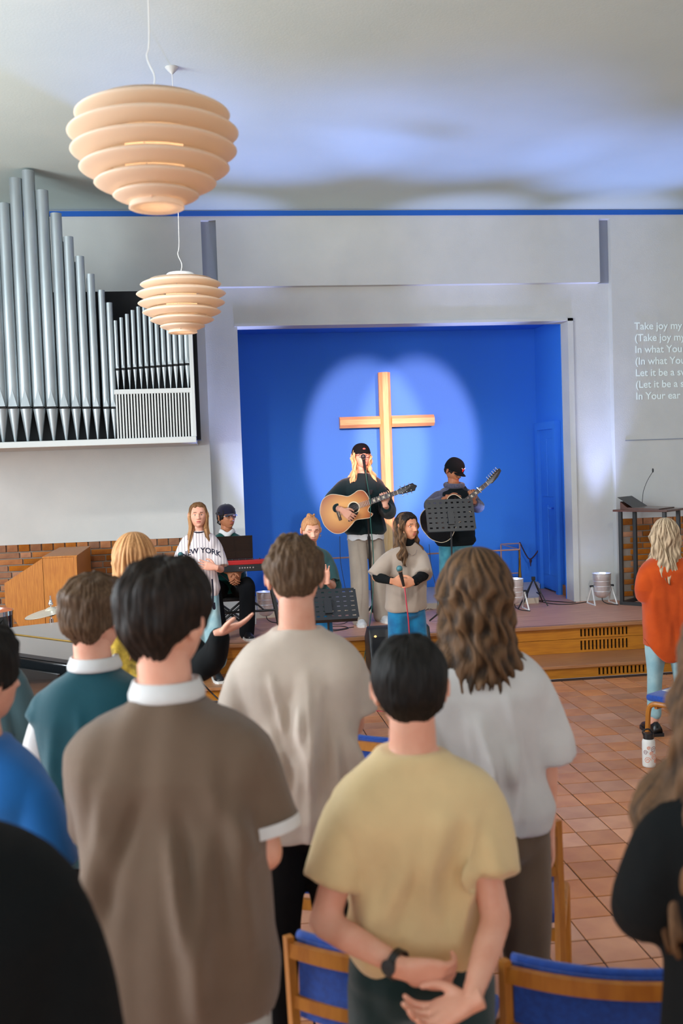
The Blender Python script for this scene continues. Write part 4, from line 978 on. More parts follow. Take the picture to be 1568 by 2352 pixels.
Y = 4.82; x0, _, z0 = at_head(305, 1230, Y)
redh = person('strawberry-blond woman in a mustard top with black sleeves, one open hand raised', (x0, Y, z0), 0, face=-.1, head_rot=(0, 0, 0), width=.92, hair=[('shell', 'h_red', dict(length=.42, seed=22, wave=.003, wfreq=12, vol=.022, open_f=.7, spread=.02, taper=0))],
    shirt=dict(mat='mustard_print', seed=61, hem=.50, sleeve=.35, rtop=.070, rend=.068, under='black_cotton'), pants=dict(mat='black_twill'), shoes=dict(mat='black'),
    arms={'R': dict(elbow=W_(470, 1540, 4.62), wrist=W_(508, 1452, 4.48), dir=(.80, -.15, .32), palm=(-.25, .2, .9), curl=(.12, .16, .2, .25), thumb=.1, spread=.14)})
for (p0, p1) in ((redh['SH']['R'], redh['EL']['R']),):      # loose black sleeve
    q = MB(); seg_tube(q, [p0.lerp(p1, .2), p1, p1.lerp(redh['WR']['R'], .86)], [.06, .072, .050], 20); me = remesh(q, .008, 2); cloth_noise(me, 9, [], fine=.003); link('sleeve', me, redh['t'], 'black_cotton')
Y = 7.0; x0, _, z0 = at_head(1528, 1195, Y)
person('woman in a long rust-orange shirt and light jeans standing behind the side chair', (x0, Y, z0), 0, face=-.2, head_rot=(-.15, -.05, 0), width=1.0, hair=[('shell', 'h_blond', dict(length=.34, seed=32, wave=.008, wfreq=16, vol=.026, open_f=.7, spread=.03))],
    shirt=dict(mat='rust_orange_linen', seed=71, hem=.345, hemw=1.30, ease=1.18, sleeve=1.82, rtop=.080, relb=.084, rend=.062, curve=.10, famp=.017), pants=dict(mat='light_denim', knee=.066, ankle=.056, hem=.14), shoes=dict(mat='leather_black', sole='black'),
    arms={'L': dict(elbow=W_(1478, 1368, 6.98), wrist=W_(1530, 1372, 7.25), palm=(0, 0, 1)), 'R': dict(elbow=W_(1598, 1368, 6.98), wrist=W_(1548, 1372, 7.25), palm=(0, 0, 1))})
Y = 1.75; x0, _, z0 = at_head(1722, 1420, Y)
person('person in black with long brown hair, cut off by the right edge', (x0, Y, 1.76), 0, face=.1, width=1.0, hair=[('shell', 'h_brown', dict(length=.46, seed=36, wave=.010, wfreq=18, vol=.045, open_f=.6, spread=.07, taper=0))],
    shirt=dict(mat='black_cotton', seed=81, hem=.40, hemw=1.15, sleeve=1.3, rtop=.074, relb=.066, rend=.06), pants=dict(mat='black_twill'), shoes=dict(mat='black'), arms={'L': dict(elbow=W_(1478, 2080, 1.77), wrist=W_(1500, 2120, 2.02), palm=(1, 0, 0))})
Y = 1.55; p = aty(-240, 1500, Y)
person('tall person in a black sweater cut off by the lower left corner of the picture', (p.x, Y, 1.84), 0, face=0, width=1.08, hair=[('cap', 'h_black', dict(seed=39))], shirt=dict(mat='black_cotton', seed=91, hem=.44, hemw=1.2, ease=1.25, sleeve=1.85, rtop=.094, relb=.080, rend=.055), pants=dict(mat='black_twill'), shoes=dict(mat='black'))
Y = 2.6; p = aty(-62, 1430, Y)
person('dark-haired person in a bright blue T-shirt at the left edge of the picture', (p.x, Y, 1.66), 0, face=-.3, head_rot=(-.5, 0, 0), width=.93, hair=[('cap', 'h_black', dict(seed=41, t_top=.03, t_side=.022, nape=-.07))], shirt=dict(mat='azure_jersey', seed=95, sleeve=.8, rtop=.08, rend=.08), pants=dict(mat='black_twill'), shoes=dict(mat='black'))
Y = 3.9; p = aty(-82, 1320, Y)
person('person in a slate grey-green shirt at the left edge, beyond the bright blue T-shirt', (p.x, Y, 1.69), 0, face=0, width=.98, hair=[('cap', 'h_dark', dict(seed=43))], shirt=dict(mat='slate_teal_cotton', seed=97, sleeve=1.85, rtop=.078, relb=.07, rend=.05), pants=dict(mat='black_twill'), shoes=dict(mat='black'))

# --- the band
Y = 9.28; x0, _, z0 = at_head(454, 1156, Y)
p1 = person('singer with long straight light-brown hair in a white pinstriped jersey lettered NEW YORK', (x0, Y, z0), ZT, face=PI, head_rot=(.02, .10, 0), width=.93, extra=dict(soft=1),
    hair=[('cap', 'h_straight', dict(seed=51, t_top=.012, t_side=.006, nape=-.06, front=.074, amp=.0015)), ('shell', 'h_straight', dict(length=.36, seed=52, wave=.002, wfreq=10, vol=.012, open_f=.95, spread=.02, taper=0))],
    shirt=dict(mat='pinstripe', seed=101, hem=.475, hemw=1.16, ease=1.22, sleeve=.92, rtop=.082, rend=.086, famp=.010, nf=10, neckband='navy_cotton'), pants=dict(mat='light_denim', knee=.095, ankle=.110, hem=.17), shoes=dict(mat='black'),
    arms={'R': dict(elbow=W_(407, 1325, 9.22), wrist=W_(419, 1306, 8.98), dir=(-.1, -.2, 1), palm=(.9, -.3, 0), curl=(1.15, 1.15, 1.15, 1.15), thumb=.9), 'L': dict(elbow=W_(507, 1308, 9.2), wrist=W_(494, 1303, 9.02), dir=(-1, -.05, .25), palm=(0, 1, 0), curl=(.25, .25, .3, .3))})
sh = [c for c in p1['t'].children if c.name.startswith('shirt')][0]
cz = p1['W'].inverted() @ Vector(aty(461, 1268, 9.0)); M['navy_print'] = mat('navy_print', c8(26, 28, 52), .8, bump=.05, bscale=200)
decal(p1, sh, 'NEW YORK', .066, (cz.x, .6, cz.z-.02), (0, -1, 0), p1['t'], 'navy_print', bend=1.6)
MB().tube(bez([p1['W'].inverted() @ Vector(aty(487, 1330, 9.1)), p1['W'].inverted() @ Vector(aty(489, 1360, 9.08)), p1['W'].inverted() @ Vector(aty(489, 1393, 9.07)), p1['W'].inverted() @ Vector(aty(493, 1398, 9.07)), p1['W'].inverted() @ Vector(aty(492, 1384, 9.07))], 16), .009, 6, sx=.4).build('key_strap', 'navy_cotton', p1['t'])
M['teal_mesh'] = mat('teal_mic_grille', c8(70, 120, 128), .4, metal=.4, bump=.3, bscale=400)
microphone(aty(420, 1318, 8.93), aty(413, 1262, 8.90), 'handheld microphone with a teal grille held by the singer in the lettered jersey', head_m='teal_mesh')
# keyboard player
Y = 10.35; x0, _, z0 = at_head(519, 1162, Y); k_ = .40
p2 = person('seated keyboard player in a green polo, dark cap and round glasses', (x0, Y, z0), ZS, H=1.72, face=PI, head_rot=(.55, .06, 0), skin='skin_tan', width=.98, hair=[('cap', 'h_black', dict(seed=55, t_top=.012, t_side=.014, nape=-.075, side=-.02, curl=1, amp=.006))],
    shirt=dict(mat='bottle_green_jersey', seed=111, hem=.49, sleeve=.9, rtop=.076, rend=.076, collar='white_cotton', cuff='white_cotton', famp=.010), pants=dict(mat='black_twill', knee=.082, ankle=.074), shoes=dict(mat='black'),
    legs={'R': [(.17, .42, .50), (.12, .52, .085)], 'L': [(-.17, .42, .50), (-.14, .56, .085)]}, arms={'R': dict(wrist=W_(527, 1316, 9.93), dir=(.3, -.6, -.7), palm=(.6, 0, -.5), curl=(.5, .5, .5, .5)), 'L': dict(wrist=W_(549, 1314, 9.93), dir=(-.3, -.6, -.7), palm=(-.6, 0, -.5), curl=(.5, .5, .5, .5))})
cap_hat(p2, 'navy_cotton', 0, .03); glasses(p2, 'chrome', .022, .0014, 1)
q = MB(); rr_ = random.Random(4)
for k in range(16): q.ell((rr_.uniform(-.03, .03)-.01, -.105+rr_.uniform(-.02, .02), -.035+rr_.uniform(-.04, .03)), (.020, .020, .020), 8)
q.xf(p2['HM']); q.build('hair_tuft', 'h_black', p2['t'], smooth=True)
q = MB(); 
for a_ in np.linspace(0, 2*PI, 2): pass
q.tube([Vector((.084, -.004+.010*math.cos(a), -.045+.012*math.sin(a))) for a in np.linspace(0, 2*PI, 14)], .0016, 6); q.xf(p2['HM']); q.build('earring', 'chrome', p2['t'])
# young singer with the bun
Y = 8.7; x0, _, z0 = at_head(712, 1189, Y)
p3 = person('young blond singer with a bun, dark green T-shirt and one raised palm', (x0, Y, z0), 0, face=PI+.1, head_rot=(.05, -.16, .0), width=.93, extra=dict(soft=1, closed=1),
    hair=[('cap', 'h_bunblond', dict(seed=61, t_top=.010, t_side=.006, nape=-.075, front=.064, side=.004, amp=.002))],
    shirt=dict(mat='forest_grey_jersey', seed=121, hem=.48, hemw=1.16, ease=1.24, sleeve=1.05, rtop=.086, rend=.092, famp=.012), pants=dict(mat='blue_denim', knee=.08, ankle=.075), shoes=dict(mat='white_cotton'),
    arms={'L': dict(elbow=W_(764, 1346, 8.62), wrist=W_(750, 1334, 8.42), dir=(-.15, -.15, 1), palm=(-.15, -1, -.1), curl=(.15, .2, .25, .3), thumb=.0, spread=.2), 'R': dict(elbow=W_(668, 1350, 8.66), wrist=W_(694, 1340, 8.42), dir=(.5, -.1, .6), palm=(1, .2, 0), curl=(1, 1, 1, 1))})
q = MB(); rr_ = random.Random(9)
for k in range(22):
    a = rr_.uniform(0, 6.28); q.tube([Vector((.03*math.cos(a+b_*1.2), -.012+.024*math.sin(a+b_*1.2), .118+.018*math.sin(a*3+b_*2))) for b_ in np.linspace(0, 1.4, 7)], [.004, .008, .010, .010, .009, .007, .003], 6)
q.ell((0, -.012, .120), (.028, .024, .020), 12); q.xf(p3['HM']); q.build('hair_bun', 'h_bunblond', p3['t'], smooth=True)
for sg in (1, -1):
    q = MB(); q.tube([Vector((sg*(.086), -.004+.012*math.cos(a), -.05+.014*math.sin(a))) for a in np.linspace(0, 2*PI, 14)], .0018, 6); q.xf(p3['HM']); q.build('earring', 'chrome', p3['t'])
# brunette singer in front of the stage
Y = 8.3; x0, _, z0 = at_head(931, 1179, Y)
p4 = person('brunette singer looking right, taupe T-shirt over a black roll-neck, both hands on a microphone', (x0, Y, z0), 0, face=PI+.28, head_rot=(.34, .02, 0), skin='skin_warm', width=.96, extra=dict(soft=1), hip_shift=(.02, 0),
    hair=[('cap', 'h_dark', dict(seed=65, t_top=.014, t_side=.008, nape=-.06, front=.066, amp=.002)), ('shell', 'h_brown', dict(length=.34, seed=66, wave=.010, wfreq=24, vol=.020, open_f=.92, spread=.035))],
    shirt=dict(mat='taupe_jersey', seed=131, hem=.50, hemw=1.24, ease=1.22, sleeve=1.0, rtop=.088, rend=.088, famp=.012, under='black_cotton', turtle=1), pants=dict(mat='blue_denim', knee=.095, ankle=.11), shoes=dict(mat='black'),
    arms={'R': dict(elbow=W_(862, 1326, 8.22), wrist=W_(903, 1335, 8.0), dir=(1, -.2, -.18), palm=(.2, .9, 0), curl=(.8, .8, .85, .9), thumb=.5), 'L': dict(elbow=W_(972, 1322, 8.16), wrist=W_(951, 1336, 7.98), dir=(-1, -.1, -.12), palm=(-.2, .9, 0), curl=(.8, .8, .85, .9), thumb=.5)})
q = MB(); a_, b_ = p4['c'](.84); q.tube([(a_*.5+.07*math.cos(x)*1.05, .015+.075*math.sin(x)+.02*max(0, math.sin(x)), p4['Zf'](.842)-.085*max(0, math.sin(x))**2) for x in np.linspace(0, 2*PI, 30)], .0018, 5); q.build('necklace', 'chrome', p4['t'])
mic4 = microphone(aty(927, 1346, 7.95), aty(920, 1318, 7.90), 'microphone with a grey grille held low by the brunette singer', head_m='teal_mesh')
# guitarist with long blond hair
Y = 10.3; x0, _, z0 = at_head(828, 1023, Y)
p5 = person('guitarist with long wavy blond hair, glasses and a backwards cap behind a microphone stand', (x0, Y, z0), ZS, face=PI+.08, head_rot=(.10, .10, 0), width=1.0, hip_shift=(-.02, 0),
    hair=[('cap', 'h_gold', dict(seed=71, t_top=.008, t_side=.006, nape=-.06, amp=.002)), ('shell', 'h_gold', dict(length=.27, seed=72, wave=.006, wfreq=26, vol=.018, open_f=.95, spread=.05))],
    shirt=dict(mat='dark_green_sweat', seed=141, hem=.50, hemw=1.18, ease=1.26, sleeve=1.72, rtop=.090, relb=.084, rend=.052, famp=.013), pants=dict(mat='sand_twill', knee=.088, ankle=.084), shoes=dict(mat='white_cotton'), feet={'R': (.10, .08), 'L': (-.16, -.05)},
    arms={'R': dict(elbow=W_(756, 1158, 10.22), wrist=W_(786, 1172, 9.84), dir=(.62, -.1, -.5), palm=(.1, 1, .0), curl=(.35, .4, .4, .45), thumb=.35), 'L': dict(elbow=W_(893, 1180, 10.15), wrist=W_(884, 1158, 9.87), dir=(-.1, -.05, 1), palm=(-.1, 1, .1), curl=(.9, .95, 1, 1.05), thumb=.6)})
q = MB(); ringloft(q, [(0, -.004, p5['Zf'](.478), .185, .140), (0, -.004, p5['Zf'](.476), .19, .145), (0, -.004, p5['Zf'](.52), .185, .142), (0, -.004, p5['Zf'](.53), .12, .10)], 40, 2.4)
q.v = [(x+p5['c'](.5)[0], y, z+.010*math.sin(9*math.atan2(y, x))) for x, y, z in q.v]; q.build('undershirt_hem', 'white_cotton', p5['t'], smooth='auto')
cap_hat(p5, 'black_cotton', PI, -.12); glasses(p5, 'black', .022, .0022, .75)
q = MB().ell((0, .104, .070), (.016, .006, .010), 12); q.xf(p5['HM']); q.build('cap_badge', mat('faded_badge', c8(150, 90, 80), .8, bump=.1, bscale=60), p5['t'])
# guitarist in the black cap
Y = 10.55; x0, _, z0 = at_head(1040, 1056, Y)
p6 = person('guitarist in a black cap and black padded vest over a grey hoodie, looking down', (x0, Y, z0), ZS, H=1.72, face=PI+.15, head_rot=(.45, -.42, 0), skin='skin_tan', width=1.0, hair=[('cap', 'h_black', dict(seed=75, t_top=.008, t_side=.009, nape=-.07))],
    shirt=dict(mat='grey_marl', seed=151, hem=.50, hemw=1.15, ease=1.14, sleeve=1.78, rtop=.080, relb=.072, rend=.046, famp=.012), pants=dict(mat='aqua_denim', knee=.090, ankle=.088), shoes=dict(mat='black'), feet={'R': (.13, .0), 'L': (-.15, .0)},
    arms={'R': dict(elbow=W_(981, 1166, 10.45), wrist=W_(1029, 1142, 10.17), dir=(.85, -.15, -.12), palm=(.2, .9, -.4), curl=(.5, .6, .6, .7), thumb=.3), 'L': dict(elbow=W_(1100, 1168, 10.4), wrist=W_(1086, 1150, 10.2), dir=(-.1, -.1, 1), palm=(-.1, 1, .1), curl=(.9, .95, 1, 1.05), thumb=.6)})
q = MB(); c_ = p6['c'](.7); Zf = p6['Zf']
ringloft(q, [(c_[0], c_[1], Zf(.475), .19, .145), (c_[0], c_[1], Zf(.50), .215, .165), (c_[0], c_[1], Zf(.6), .20, .155), (c_[0]*.6, c_[1], Zf(.7), .205, .152), (c_[0]*.5, c_[1], Zf(.77), .19, .138), (c_[0]*.4, c_[1], Zf(.805), .155, .110), (0, 0, Zf(.825), .10, .085)], 44, 2.5)
me = remesh(q, .009, 3); co = np_mesh(me); nr = normals(me); set_co(me, co+nr*(.006*np.abs(np.sin(co[:, 2]*38))[:, None]-.003)); vest = link('padded_vest', me, p6['t'], 'quilted_black')
q = MB(); q.tube([(a*.095+0, .085+.0*a-.03, Zf(.83)-.10*b_) for a, b_ in ((-.4, 0), (-.05, 1))], [.03, .02], 8)
q = MB(); q.tube([Vector((.088*math.cos(x), .03-.02+.082*math.sin(x), Zf(.838)+.012*(1-math.sin(x)))) for x in np.linspace(0, 2*PI, 30)], .028, 12, cap=False); q.build('hood', 'grey_marl', p6['t'], smooth=True)
ch6 = cap_hat(p6, 'black_cotton', 0, -.10, sz=1.04)
M['red_thread'] = mat('red_embroidery', c8(200, 46, 40), .7, bump=.2, bscale=200); M['white_thread'] = mat('white_embroidery', c8(225, 225, 225), .7, bump=.2, bscale=200)
yb = .118
q = MB(); q.prism([(-.012, .064), (.012, .064), (.009, .050), (.005, .036), (0, .030), (-.005, .036), (-.009, .050)], yb-.002, yb+.003, 'xz', 0)
q.prism([(-.010, .060), (-.022, .066), (-.024, .076), (-.017, .070), (-.010, .068)], yb-.006, yb+.001, 'xz', 1); q.prism([(.010, .060), (.022, .066), (.024, .076), (.017, .070), (.010, .068)], yb-.006, yb+.001, 'xz', 1)
q.xf(p6['HM'] @ Matrix.Rotation(-.10, 4, 'X') @ Matrix.Translation((0, -.006, .014))); q.build('horned_emblem', ['red_thread', 'white_thread'], ch6)
# ================================================================== furniture and gear
def basis(origin, xdir, zdir):
    x = Vector(xdir).normalized(); z = (Vector(zdir)-x*Vector(zdir).dot(x)).normalized(); y = z.cross(x)
    m = Matrix((x, y, z)).transposed().to_4x4(); m.translation = Vector(origin); return m
# ---- guitars
def burst(name, a, b, r0, r1):
    m = mat(name, a, .22, coat=.5); nt = m.node_tree; N, L_ = nt.nodes, nt.links; tc = N.new('ShaderNodeTexCoord'); mp = N.new('ShaderNodeMapping'); mp.inputs['Location'].default_value = (.08, 0, 0); mp.inputs['Scale'].default_value = (.72, 1, 0)
    le = N.new('ShaderNodeVectorMath'); le.operation = 'LENGTH'; L_.new(tc.outputs['Object'], mp.inputs[0]); L_.new(mp.outputs[0], le.inputs[0])
    r = N.new('ShaderNodeMapRange'); r.inputs['From Min'].default_value = r0; r.inputs['From Max'].default_value = r1; L_.new(le.outputs['Value'], r.inputs['Value'])
    mx = N.new('ShaderNodeMix'); mx.data_type = 'RGBA'; mx.inputs['A'].default_value = (*a, 1); mx.inputs['B'].default_value = (*b, 1); L_.new(r.outputs[0], mx.inputs['Factor']); L_.new(mx.outputs['Result'], N['Principled BSDF'].inputs['Base Color']); return m
M['sunburst'] = burst('amber_sunburst', s2l(226, 160, 84), s2l(150, 62, 10), .08, .22); M['mahogany'] = mat('mahogany', s2l(92, 44, 24), .3, color2=s2l(70, 32, 16), scale=5, stretch=(1, 10, 10), coat=.3, bump=.02, bscale=20)
M['rosewood'] = mat('rosewood', s2l(52, 32, 26), .4, bump=.04, bscale=60); M['ivory'] = mat('ivory_binding', s2l(226, 208, 176), .4, bump=.02, bscale=40); M['pick'] = mat('dark_pickguard', s2l(30, 22, 22), .15); M['steel'] = mat('steel_string', (.7, .7, .7), .25, metal=1)
M['blackgloss'] = mat('black_gloss', (.006, .007, .008), .10, coat=.6, bump=.01, bscale=8); M['strapcloth'] = mat('woven_strap', s2l(30, 30, 34), .8, bump=.3, bscale=300)
def guitar(label, p_sound, p_nut, top_m, side_m, up=(0, -1, .12), strat=False, rosette='ivory'):
    ps, pn = Vector(p_sound), Vector(p_nut); F_ = basis(ps, pn-ps, up); Lk = (pn-ps).length
    t = thing('guitar', label, 'guitar'); t.matrix_world = F_
    ctrl = [(-.335, 0), (-.325, .085), (-.265, .172), (-.175, .195), (-.08, .155), (-.02, .122), (.04, .128), (.095, .142), (.145, .120), (.168, .06), (.170, .026), (.170, -.026), (.135, -.055), (.125, -.085), (.155, -.118), (.118, -.142), (.07, -.136), (-.02, -.122), (-.08, -.155), (-.175, -.195), (-.265, -.172), (-.325, -.085)]
    P = [Vector((x, y, 0)) for x, y in ctrl]; n0 = len(P); out = []
    for i in range(n0):
        a, b, c, d = P[i-1], P[i], P[(i+1) % n0], P[(i+2) % n0]
        for j in range(4): u = j/4; out.append(.5*((2*b)+(c-a)*u+(2*a-5*b+4*c-d)*u*u+(3*b-a-3*c+d)*u**3))
    poly = [(p.x, p.y) for p in out]
    MB().prism(poly, -.002, .0, 'xy').build('soundboard', top_m, t)
    MB().prism([(x*.997, y*.997) for x, y in poly], -.098, -.0021, 'xy').build('body_shell', side_m, t, smooth='auto')
    q = MB(); q.tube([Vector((x*1.002, y*1.002, -.003)) for x, y in poly]+[Vector((poly[0][0]*1.002, poly[0][1]*1.002, -.003))], .0038, 6, cap=False); q.build('binding', 'ivory', t, smooth=True)
    MB().lathe([(.0001, .0009), (.050, .0009), (.050, .0004)], 36).build('soundhole', 'dark', t)
    MB().lathe([(.051, .0004), (.051, .0016), (.061, .0016), (.061, .0004)], 40, closed=True).build('rosette', rosette, t)
    MB().prism([(-.02, -.050), (-.045, -.055), (-.085, -.085), (-.095, -.112), (-.06, -.118), (-.02, -.098), (.02, -.070), (.03, -.052), (.0, -.056)], .0005, .0022, 'xy').build('pickguard', 'pick', t)
    br = MB().box(-.178, -.150, -.075, .075, 0, .009, b=.003).build('bridge', 'rosewood', t); MB().box(-.160, -.156, -.04, .04, .009, .013).build('saddle', 'ivory', br)
    # neck
    nk = MB(); nk.prism([(.165, -.028), (Lk, -.022), (Lk, .022), (.165, .028)], -.004, .006, 'xy'); nk.build('fingerboard', 'rosewood', t)
    q = MB(); k = 12; v = []
    for (x, w_, d_) in ((.165, .028, .024), (Lk-.03, .0215, .018), (Lk+.01, .022, .016)):
        for j in range(k+1): a = PI*j/k; v.append((x, w_*math.cos(a), -.004-d_*math.sin(a)))
    f = [(i*(k+1)+j, i*(k+1)+j+1, (i+1)*(k+1)+j+1, (i+1)*(k+1)+j) for i in range(2) for j in range(k)]; q.add(v, f); q.build('neck', side_m, t, smooth=True)
    sc = Lk+.164; fr = [Lk-(sc-sc/2**(i/12)) for i in range(1, 21)]
    q = MB()
    for x in fr:
        if x > .06: q.box(x-.001, x+.001, -.0235-(Lk-x)*.012, .0235+(Lk-x)*.012, .006, .0078)
    o = q.build('fret', 'steel', t); o['kind'] = 'stuff'
    for i in (2, 4, 6, 8, 11, 14):
        x = (fr[i]+fr[i-1])/2 if i else 0
        if x > .17: MB().prism([(x-.008, -.010), (x+.008, -.012), (x+.008, .012), (x-.008, .010)], .0058, .0066, 'xy').build('inlay', 'ivory', t)
    MB().box(Lk, Lk+.005, -.022, .022, -.004, .0095).build('nut', 'ivory', t)
    hb = Matrix.Translation((Lk+.005, 0, 0)) @ Matrix.Rotation(.22, 4, 'Y')
    if strat: pol = [(0, -.021), (0, .021), (.03, .034), (.17, .050), (.192, .035), (.188, .008), (.165, -.002), (.12, -.020), (.04, -.032), (.02, -.020)]
    else: pol = [(0, -.021), (0, .021), (.03, .031), (.165, .040), (.178, .020), (.196, .006), (.196, -.006), (.178, -.020), (.165, -.040), (.03, -.031)]
    q = MB(); q.prism(pol, -.014, .002, 'xy'); q.xf(hb); hd = q.build('headstock', 'blackgloss', t, smooth='auto')
    for i in range(6):
        if strat: x, y, sg = .035+i*.026, .026+i*.0035, 1
        else: x, y, sg = .04+(i % 3)*.045, (.022 if i < 3 else -.022), (1 if i < 3 else -1)
        q = MB().lathe([(.006, .002), (.006, .010), (.003, .014), (.0001, .014)], 12, (x, y, 0)); q.tube([(x, y, -.006), (x, y+sg*.018, -.006)], .003, 6); q.ell((x, y+sg*.024, -.006), (.006, .008, .008), 10); q.xf(hb); q.build('tuning_peg', 'chrome', hd, smooth=True)
    q = MB()
    for i in range(6): y = (i-2.5)/2.5; q.tube([(-.158, y*.026, .013), (Lk+.004, y*.018, .0105), tuple(hb @ Vector((.06+.02*i, y*.02, .008)))], .0007+.00015*(5-i), 4)
    o = q.build('string', 'steel', t); o['kind'] = 'stuff'
    MB().ell((-.340, 0, -.05), (.010, .008, .008), 10).build('strap_button', 'chrome', t, smooth=True)
    return t, F_, Lk
g1, G1, L1 = guitar('amber sunburst acoustic guitar played by the long-haired guitarist', aty(812, 1166, 9.90), aty(912, 1131, 9.78), 'sunburst', 'mahogany', up=(-.10, -1, .10))
cp = thing('capo', 'dark clip capo on the neck of the sunburst guitar', 'capo'); cp.matrix_world = G1
q = MB(); q.box(L1-.075, L1-.065, -.028, .028, .010, .018, b=.002); q.tube([(L1-.07, .026, .014), (L1-.07, .045, -.01), (L1-.082, .075, .005), (L1-.088, .085, .02)], .005, 8); q.tube([(L1-.07, -.026, .014), (L1-.07, -.032, -.005), (L1-.07, -.02, -.028), (L1-.07, .03, -.030), (L1-.09, .07, -.02)], .005, 8); q.build('clamp', 'black', cp, smooth='auto')
g2, G2, L2 = guitar('black acoustic guitar with cream binding held by the guitarist in the black cap', aty(1036, 1178, 10.12), aty(1118, 1111, 10.00), 'blackgloss', 'blackgloss', up=(-.12, -1, .10), strat=True, rosette='blackgloss')
cp = thing('capo', 'silver capo on the neck of the black guitar', 'capo'); cp.matrix_world = G2
q = MB(); q.box(L2-.105, L2-.095, -.034, .034, .010, .018, b=.002); q.tube([(L2-.10, .03, .014), (L2-.10, .036, -.01), (L2-.10, .0, -.030)], .005, 8); q.build('clamp', 'chrome', cp, smooth='auto')
def strap_for(g, F_, info, label, a=(-.34, 0, -.05)):
    s = thing('guitar_strap', label, 'strap'); W = info['W']; c_ = info['c'](.8)
    pts = [F_ @ Vector(a), W @ Vector((info['SH']['R'].x+.02, -.10, info['Zf'](.66))), W @ Vector((.05, -.155, info['Zf'](.76))), W @ Vector((-.085, -.09, info['Zf'](.835))), W @ Vector((-.10, .06, info['Zf'](.826))), W @ Vector((-.05, .15, info['Zf'](.74))), F_ @ Vector((.14, .09, -.10))]
    MB().tube(bez(pts, 36), .022, 8, sx=.14).build('webbing', 'strapcloth', s, smooth=True)
strap_for(g1, G1, p5, 'dark strap of the sunburst guitar over the guitarist\'s shoulder'); strap_for(g2, G2, p6, 'dark strap of the black guitar over the shoulder of the man in the padded vest')

# ---- stands
def tripod(q, x, y, z, r=.28, h=.16, rot=0, rr=.010):
    for k in range(3):
        a = rot+k*2*PI/3; q.tube([(x+.02*math.cos(a), y+.02*math.sin(a), z+h), (x+r*math.cos(a), y+r*math.sin(a), z+.014)], rr, 8)
def music_stand(pc, ground, label, w_=.47, h=.30, tilt=.5, base_at=None, rz=PI, rot=.4, r=.26):
    pc = Vector(pc); bx = Vector(base_at) if base_at else Vector((pc.x, pc.y+.06, ground)); t = thing('music_stand', label, 'music stand', bx, 0, 'perforated black music stands')
    q = MB(); xs = np.linspace(-w_/2, w_/2, 9); zs_ = np.linspace(-h/2, h/2, 7)
    for i, x in enumerate(xs): k = .012 if i in (0, 8) else .0165; q.box(x-k, x+k, -.0012, .0012, -h/2, h/2)
    for i, z in enumerate(zs_): k = .014 if i in (0, 6) else .0185; q.box(-w_/2, w_/2, -.0014, .0014, z-k, z+k)
    q.box(-w_/2, w_/2, -.0, .055, -h/2-.004, -h/2); q.box(-w_/2, w_/2, .053, .056, -h/2, -h/2+.02)
    T_ = Matrix.Translation(pc-bx) @ Matrix.Rotation(rz-PI, 4, 'Z') @ Matrix.Rotation(-tilt, 4, 'X'); q.xf(T_); q.build('desk', 'blackmetal', t)
    top = pc-bx+Vector((0, -.02, -.02)); q = MB(); q.tube([(0, 0, .10), (top.x, top.y, top.z-.04)], .009, 10); q.tube([(0, 0, .14), (top.x*.5, top.y*.5, top.z*.55)], .0125, 12); q.build('shaft', 'blackmetal', t, smooth='auto')
    q = MB(); q.box(-.03, .03, -.02, .012, -.10, .04); q.xf(T_); q.build('bracket', 'blackmetal', t)
    q = MB(); tripod(q, 0, 0, 0, r, .22, rot, .009); q.build('tripod_base', 'blackmetal', t, smooth='auto')
    MB().ell((.02, -.0, top.z*.55), (.02, .012, .012), 10).build('clamp_knob', 'black', t, smooth=True)
    return t
music_stand(aty(1034, 1183, 9.80), ZS, 'black perforated music stand in front of the guitarist in the black cap', base_at=(aty(1040, 1400, 9.85).x, 9.86, ZS), w_=.46, h=.30, tilt=.35, rot=math.atan2(*(atz(968, 1426, ZS)-Vector((aty(1040, 1400, 9.85).x, 9.86, ZS))).yx), r=.33)
music_stand(aty(752, 1388, 8.32), 0, 'black perforated music stand in front of the young singer with the bun', w_=.47, h=.28, tilt=.75)
b = atz(857, 1424, ZS); ms = thing('microphone_stand', 'black microphone stand in front of the long-haired guitarist', 'microphone stand', b); tip = aty(837, 1066, 9.86)
q = MB(); tp = aty(839, 1085, 9.9); q.tube([(0, 0, .08), tuple((tp-b)*.55+Vector((0, 0, .03)))], .0115, 10); q.tube([tuple((tp-b)*.5), tuple(tp-b)], .008, 10); q.build('pole', 'blackmetal', ms, smooth='auto')
q = MB(); q.ell(tuple((tp-b)*.55+Vector((0, 0, .03))), (.018, .018, .03), 10); q.build('height_clutch', 'black', ms, smooth=True)
for px, py in ((778, 1455), (930, 1405), (868, 1385)):
    e = atz(px, py, ZS)-b; e *= min(1, .36/e.xy.length); q = MB().tube([(0, 0, .16), (e.x, e.y, .014)], .010, 8); q.ell((e.x, e.y, .016), (.018, .018, .016), 8); q.build('leg', 'blackmetal', ms, smooth='auto')
microphone(tp, aty(836, 1063, 9.86), 'black microphone on the stand at the long-haired guitarist\'s mouth')
